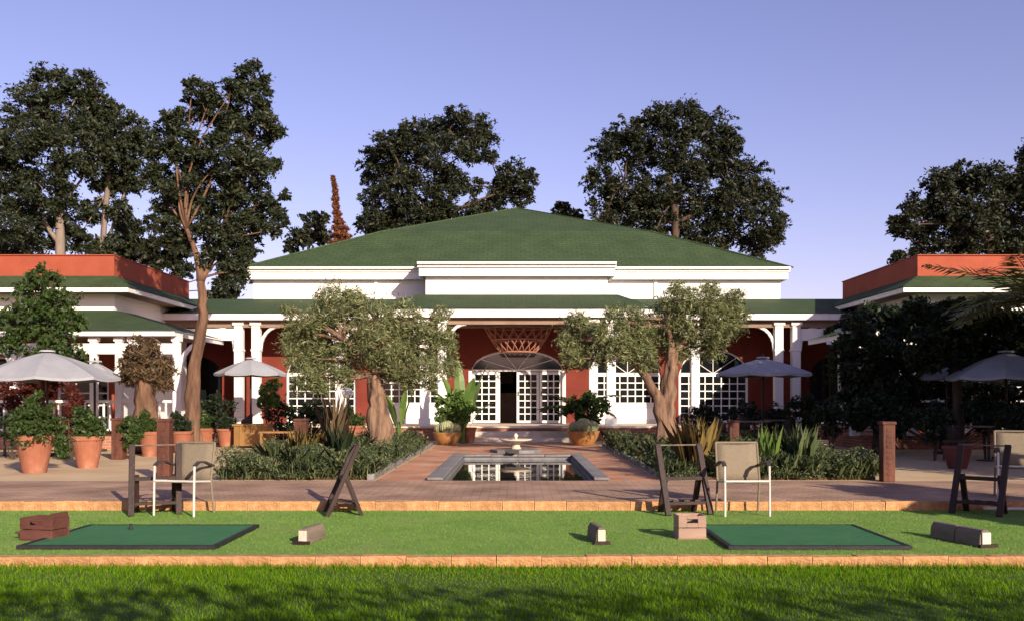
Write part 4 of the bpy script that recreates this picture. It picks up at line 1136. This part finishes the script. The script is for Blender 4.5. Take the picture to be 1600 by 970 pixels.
bollard('wooden bollard in the left bed under the wide olive tree', 471, 21.5, 0.85, 0.26)
bollard('wooden bollard behind the backrest of the right beige chair', 1146, 20.0, 0.85, 0.2)
# pots
def pot(label, px, D, h, r, z=ZP, m=None, plant=None, name='terracotta_pot'):
    x = X(px, D)
    t = thing(name, label, 'pot', (x, D, z), group='terracotta pots')
    prof = [(r*0.60,0),(r*0.62,0.03),(r*0.66,h*0.12),(r*0.82,h*0.55),(r*0.92,h*0.86),(r*1.0,h*0.87),(r*1.02,h*0.98),(r*0.98,h),(r*0.88,h),(r*0.86,h*0.9)]
    MB().lathe(prof, 24, (x, D, z), cap=True).build('vessel', m or M_terra, t, smooth=False)
    MB().lathe([(r*0.85,h*0.905),(0.01,h*0.93)], 20, (x, D, z), cap=False).build('soil', M_soil, t)
    return t
def potplant(label, px, D, zb, H, r, n, L, leafm, cone=False, wr=0.5, name='potted_shrub'):
    x = X(px, D)
    cl = []
    for i in range(7 if cone else 5):
        t = i/(6 if cone else 4)
        rr = r*(1-0.75*t) if cone else r*0.75
        k = 3 if t < 0.6 else 1
        for j in range(k):
            a = 2*math.pi*(j/k)+i
            cl.append((x+math.cos(a)*rr*0.6, D+math.sin(a)*rr*0.6, zb+H*t*0.9+0.05, rr*0.6))
    return bush(name, label, (x, D, zb), cl, n, L, leafm, 'plant', wr=wr)
pot('largest terracotta pot at the far left of the terrace', 54, 16.8, 0.66, 0.32)
potplant('bushy cone-shaped shrub in the largest terracotta pot', 56, 16.8, ZP+0.62, 0.80, 0.48, 4200, 0.07, L_green, True)
pot('big terracotta pot second from the left', 137, 18.0, 0.60, 0.29)
potplant('rounded green shrub in the second big terracotta pot', 140, 18.0, ZP+0.56, 0.42, 0.36, 2600, 0.07, L_green)
for px, D, h, r, lp, lq, lm in ((234,21.6,0.56,0.25,'terracotta pot just left of the dark bollard','spiky plant in the pot left of the dark bollard',L_green),
                            (284,23.0,0.52,0.26,'terracotta pot just right of the dark bollard','plant in the pot right of the dark bollard',L_dark),
                            (320,26.0,0.50,0.31,'wide terracotta pot above the left beige chair','plant in the wide pot above the left beige chair',L_green),
                            (354,25.6,0.50,0.27,'terracotta pot right of the wide one by the ochre planter','plant in the pot beside the ochre planter',L_dark)):
    pot(lp, px, D, h, r)
    potplant(lq, px, D, ZP+h-0.05, 0.42, r*1.05, 1300, 0.12, lm, wr=0.25)
pot('orange pot behind the wide olive trunk', 553, 28.5, 0.5, 0.3)
potplant('rounded bush in the orange pot behind the olive trunk', 553, 28.5, ZP+0.46, 0.5, 0.36, 1200, 0.10, L_green)
pot('terracotta pot on the left beside the doorway steps', 733, 28.0, 0.46, 0.22)
pot('maroon pot in the shade behind the far right bag stand', 1496, 17.8, 0.42, 0.27, m=M_maroon)
# ochre box planter and bench
x = X(396, 25.4)
t = thing('wooden_planter', 'ochre wooden box planter right of the row of pots', 'planter', (x, 25.4, ZP))
for k in range(6): MB().box(x-0.43+k*0.145, x-0.43+k*0.145+0.138, 25.1, 25.13, ZP+0.06, ZP+0.58).build('slat', M_owood, t)
for s in (-1, 1):
    MB().box(x+s*0.42-0.02, x+s*0.42+0.02, 25.131, 25.7, ZP+0.06, ZP+0.58).build('side_panel', M_owood, t)
MB().box(x-0.47, x+0.47, 25.07, 25.73, ZP+0.581, ZP+0.63).build('rim', M_owood, t)
for a, bb in ((-0.41,25.14),(0.41,25.14),(-0.41,25.66),(0.41,25.66)): MB().box(x+a-0.03,x+a+0.03,bb-0.03,bb+0.03,ZP,ZP+0.06).build('foot', M_owood, t)
MB().box(x-0.4, x+0.4, 25.14, 25.69, ZP+0.52, ZP+0.56).build('soil', M_soil, t)
x = X(434, 23.4)
t = thing('bench', 'low brown wooden bench between the ochre planter and the bollard', 'bench', (x, 23.4, ZP))
for k in range(3): MB().box(x-0.42, x+0.42, 23.22+k*0.13, 23.33+k*0.13, ZP+0.46, ZP+0.50).build('slat', M_owood, t)
for s in (-1, 1):
    for yy in (23.26, 23.54): MB().box(x+s*0.36-0.03, x+s*0.36+0.03, yy-0.03, yy+0.03, ZP, ZP+0.459).build('leg', M_owood, t)
# cactus bowls by the steps
def cactus_bowl(label, lab2, px, D, r, h):
    x = X(px, D)
    t = thing('planter_bowl', label, 'bowl', (x, D, ZP), group='bowls beside the steps')
    MB().lathe([(r*0.55,0),(r*0.62,0.02),(r*0.9,h*0.55),(r*1.0,h*0.9),(r*1.03,h),(r*0.93,h),(r*0.9,h*0.88)], 26, (x, D, ZP)).build('vessel', M_ochre, t, smooth=True)
    MB().lathe([(r*0.91,h*0.9),(0.01,h*0.95)], 20, (x, D, ZP), cap=False).build('soil', M_soil, t)
    c = thing('barrel_cactus', lab2, 'cactus', (x, D, ZP+h*0.92))
    for dx_, dy_, rr in ((0,-0.05,r*0.52),(-r*0.52,0.08,r*0.40),(r*0.52,0.06,r*0.42),(r*0.1,0.25,r*0.4)):
        mb = MB(); nr = 36; vs = []; fs = []; rows = 9
        for i in range(rows):
            ph = math.pi*(0.06+0.80*i/(rows-1))
            for k in range(nr):
                q = rr*math.sin(ph)*(1+(0.07 if k % 2 else -0.05))
                vs.append((x+dx_+q*math.cos(2*math.pi*k/nr), D+dy_+q*math.sin(2*math.pi*k/nr), ZP+h*0.92+rr*0.75+rr*0.95*math.cos(ph)))
        for i in range(rows-1):
            for k in range(nr): fs.append((i*nr+k,(i+1)*nr+k,(i+1)*nr+(k+1)%nr,i*nr+(k+1)%nr))
        fs.append(tuple(range(nr)))
        mb.add(vs, fs).build('stem', L_cactus, c)
cactus_bowl('ochre bowl left of the steps holding cacti', 'round cacti in the bowl left of the steps', 699, 26.9, 0.40, 0.36)
cactus_bowl('ochre bowl right of the steps holding cacti', 'round cacti in the bowl right of the steps', 912, 26.7, 0.44, 0.40)
# fountain at the far end of the pool
fx, fy = X(806, 23.2), 23.2
ft = thing('fountain', 'low stone fountain at the far end of the pool', 'fountain', (fx, fy, ZP))
MB().lathe([(0.62,0),(0.62,0.07),(0.58,0.08),(0.5,0.08)], 8, (fx, fy, ZP+0.002)).build('base', M_stone, ft)
MB().lathe([(0.14,0),(0.10,0.06),(0.10,0.12),(0.16,0.15),(0.36,0.20),(0.40,0.24),(0.36,0.24),(0.1,0.19)], 24, (fx, fy, ZP+0.083)).build('bowl', M_pale, ft, smooth=True)
MB().lathe([(0.05,0),(0.035,0.1),(0.06,0.14),(0.02,0.2)], 12, (fx, fy, ZP+0.26)).build('spout', M_pale, ft, smooth=True)
sp = thing('water_spout', 'small dark spout block on the far edge of the pool', 'spout', (X(800,21.5), 21.55, ZP+0.05))
MB().box(X(800,21.5)-0.16, X(800,21.5)+0.16, 21.42, 21.64, ZP+0.052, ZP+0.15).build('block', M_blackm, sp, bevel=0.01)
MB().box(X(800,21.5)-0.10, X(800,21.5)+0.10, 21.2, 21.43, ZP+0.09, ZP+0.12).build('lip', M_blackm, sp)
# globe lamp
x = X(543, 25.0)
gl = thing('globe_lamp', 'white globe lamp on a post behind the left bed', 'lamp', (x, 25.0, ZP))
MB().tube([(x,25.0,ZP),(x,25.0,1.40)],0.035,10).build('post', M_blackm, gl)
MB().lathe([(0.01,-0.15),(0.07,-0.13),(0.12,-0.08),(0.15,0),(0.13,0.075),(0.08,0.125),(0.01,0.15)], 20, (x, 25.0, 1.55)).build('globe', M_globe, gl, smooth=True)
# parasols
def parasol(label, px, D, rim_py, top_py, half, z=ZP, n=8, rz=0.3):
    x = X(px, D); zr = Z(rim_py, D); zt = Z(top_py, D)
    t = thing('parasol', label, 'parasol', (x, D, z), group='pale parasols')
    ca = MB(); vs = []; fs = []
    rows = 6; sub_ = 4
    for i in range(rows+1):
        f = i/rows
        for k in range(n*sub_):
            a = rz+2*math.pi*k/(n*sub_)
            loc = (k % sub_)/sub_
            sag = math.sin(math.pi*loc)*0.05*f*half
            chord = math.cos(math.pi/n)/math.cos(math.pi/n*(2*loc-1)) if True else 1
            r = max(0.05, half*f)*chord
            zz = zt-(zt-zr)*(f**1.35)-sag*0.6
            vs.append((x+r*math.cos(a), D+r*math.sin(a), zz))
    N = n*sub_
    for i in range(rows):
        for k in range(N): fs.append((i*N+k, (i+1)*N+k, (i+1)*N+(k+1) % N, i*N+(k+1) % N))
    ca.add(vs, fs)
    c = ca.build('canopy', M_canvas, t)
    sd = c.modifiers.new('thickness', 'SOLIDIFY'); sd.thickness = 0.006
    v = MB()
    vs = []; fs = []
    for zz_, r0 in ((0.0, 0.0), (0.06, 0.0)):
        for k in range(N): 
            base = (rows)*N+k
            q = ca.v[base]
            vs.append((q[0], q[1], q[2]-zz_-0.004))
    for k in range(N): fs.append((k, N+k, N+(k+1) % N, (k+1) % N))
    va = v.add(vs, fs).build('valance', M_canvas, t)
    MB().lathe([(0.02,0),(0.16,-0.015),(0.17,-0.05),(0.05,-0.04)], 16, (x, D, zt+0.06)).build('cap', M_canvas, t)
    MB().lathe([(0.02,0),(0.03,0.03),(0.012,0.07)], 10, (x, D, zt+0.055)).build('finial', M_dwood, t)
    MB().tube([(x,D,z+0.05),(x,D,zt+0.03)],0.028,10).build('pole', M_dwood, t)
    for k in range(n):
        a = rz+2*math.pi*k/n
        MB().beam((x+0.04*math.cos(a),D+0.04*math.sin(a),zt-0.03),(x+half*0.97*math.cos(a),D+half*0.97*math.sin(a),zr-0.012),0.018,0.022).build('rib', M_dwood, t)
    MB().lathe([(0.28,0),(0.28,0.05),(0.06,0.07),(0.04,0.2)], 16, (x, D, z+0.002)).build('base', M_blackm, t)
    return t
parasol('largest pale parasol at the far left above the big pots', 74, 21.8, 589, 550, 1.55)
parasol('pale parasol half hidden behind the large left one', 148, 23.6, 589, 566, 0.62)
parasol('small pale parasol left of the porch in front of white columns', 392, 28.3, 583, 561, 1.05)
parasol('blue-shaded parasol right of the two-stemmed olive tree', 1192, 24.8, 583, 560, 1.24)
parasol('shaded parasol cut by the right edge of the photo', 1572, 20.6, 588, 551, 1.2)
parasol('small shaded parasol just behind the right edge one', 1478, 22.6, 588, 567, 0.75)
# cafe tables and chairs under the parasols
def cafe_table():
    t = thing('cafe_table', '', 'table')
    MB().lathe([(0.42,0),(0.43,0.012),(0.42,0.028)], 24, (0,0,0.70)).build('table_top', M_gwood, t, world=False)
    MB().tube([(0,0,0.02),(0,0,0.70)],0.03,10).build('column', M_blackm, t, world=False)
    MB().lathe([(0.24,0),(0.24,0.02),(0.05,0.04)], 18, (0,0,0.0)).build('base', M_blackm, t, world=False)
    return t
def cafe_chair():
    t = thing('wicker_chair', '', 'chair')
    MB().box(-0.25,0.25,-0.24,0.24,0.38,0.44).build('seat', M_wick, t, world=False, bevel=0.02)
    m = MB(); vs = []; N = 12
    for zz in (0.4405, 0.66, 0.86):
        for k in range(N+1):
            a = math.pi*(0.0+k/N); hgt = zz if zz < 0.8 else 0.66+0.2*math.sin(a)
            vs.append((0.27*math.cos(a), -0.02+0.27*math.sin(a), hgt))
    fs = [(i*(N+1)+k, i*(N+1)+k+1, (i+1)*(N+1)+k+1, (i+1)*(N+1)+k) for i in range(2) for k in range(N)]
    o = m.add(vs, fs).build('backrest', M_wick, t, world=False, smooth=True)
    sd = o.modifiers.new('thickness', 'SOLIDIFY'); sd.thickness = 0.03
    for sx in (-1, 1):
        for sy in (-1, 1): MB().tube([(sx*0.21,sy*0.2,0.379),(sx*0.235,sy*0.225,0)],0.02,6).build('leg', M_wick, t, world=False)
    return t
ct, cc = cafe_table(), cafe_chair()
i = j = 0
sites = (((X(60,21.8)-0.55,21.4),'the largest left parasol',((-0.7,0.1,1.4),(0.75,0.2,-1.4))),
         ((X(378,28.3)-0.5,27.6),'the small parasol left of the porch',((-0.75,0.1,1.5),(0.75,0,-1.5))),
         ((X(1170,24.8),24.2),'the parasol right of the two-stemmed olive',((-0.75,0.1,1.5),(0.8,0.1,-1.6))),
         ((X(1240,24),25.6),'the parasol beside the right porch columns',((-0.75,0.1,1.5),(0.8,0.2,-1.6))),
         ((X(1560,20.6)-0.5,20.0),'the parasol at the right edge',((-0.75,0.1,1.5),(0.7,0.3,-1.2))))
for (tx, ty), nm, chs in sites:
    o = ct if i == 0 else copy_tree(ct)
    i += 1
    o.location = (tx, ty, ZP+0.002); o['label'] = 'round cafe table under or near '+nm; o['group'] = 'cafe tables'
    for q, (ax, ay, rz) in enumerate(chs):
        o = cc if j == 0 else copy_tree(cc)
        j += 1
        o.location = (tx+ax, ty+ay, ZP+0.002); o.rotation_euler = (0, 0, rz+math.pi/2*0)
        o['label'] = 'dark wicker chair '+('left' if q == 0 else 'right')+' of the table near '+nm; o['group'] = 'wicker chairs'

# ------------------------------------------------------------------ trees outside the frame whose shade falls into it
OUT = 'garden trees right of and behind the viewer'
for x, y, hgt, r, nm in ((12.2,13.2,8.0,2.7,'leafy garden tree beyond the right edge nearest the terrace'),(8.1,8.4,2.5,0.9,'unseen small tree added to shade the far right chair and bag stand'),(16.8,13.8,8.0,3.0,'tall garden tree beyond the right edge'),(21.5,16.5,8.0,3.0,'garden tree farthest beyond the right edge')):  # the small one is added only to shade the right-hand chair and bag stand
    cl = [(x+random.uniform(-1,1)*r*0.6, y+random.uniform(-1,1)*r*0.6, random.uniform(1.0, hgt-r*0.5), r*random.uniform(0.4,0.55)) for k in range(22)]
    make_tree('garden_tree', nm, 'tree', (x, y, ZP), [(x+0.1, y, 1.5), (x, y+0.1, hgt*0.6)], 0.16, cl, 15000, 0.24, L_dark, M_barkd, sub=0.4, subs=30, group=OUT)
# hedge added out of view, thinning upwards so its shade fades across the lawn
hg = thing('hedge', 'unseen tall hedge added behind the viewer to shade the near lawn', 'hedge', (5.0, -1.2, -0.1))
hm = MB()
for k in range(16): limb(hm, (-2.2+k*1.0, -1.2, -0.1), (-2.2+k*1.0+random.uniform(-.2,.2), -1.2, 2.9), 0.05, 0.015, 0.05, 6, 6)
hm.build('stems', M_barkd, hg)
nh = 34000
hz = np.concatenate([rng.uniform(0.0, 2.85, nh), 2.85 + 0.80*rng.random(7000)**1.8])
hp = np.stack([rng.uniform(-3, 13.5, len(hz)), rng.normal(size=len(hz))*0.22-1.2, hz], 1)
np_mesh('foliage', leaf_quads(hp, 0.13, 0.5), 4, L_dark, hg, (5.0, -1.2, -0.1))
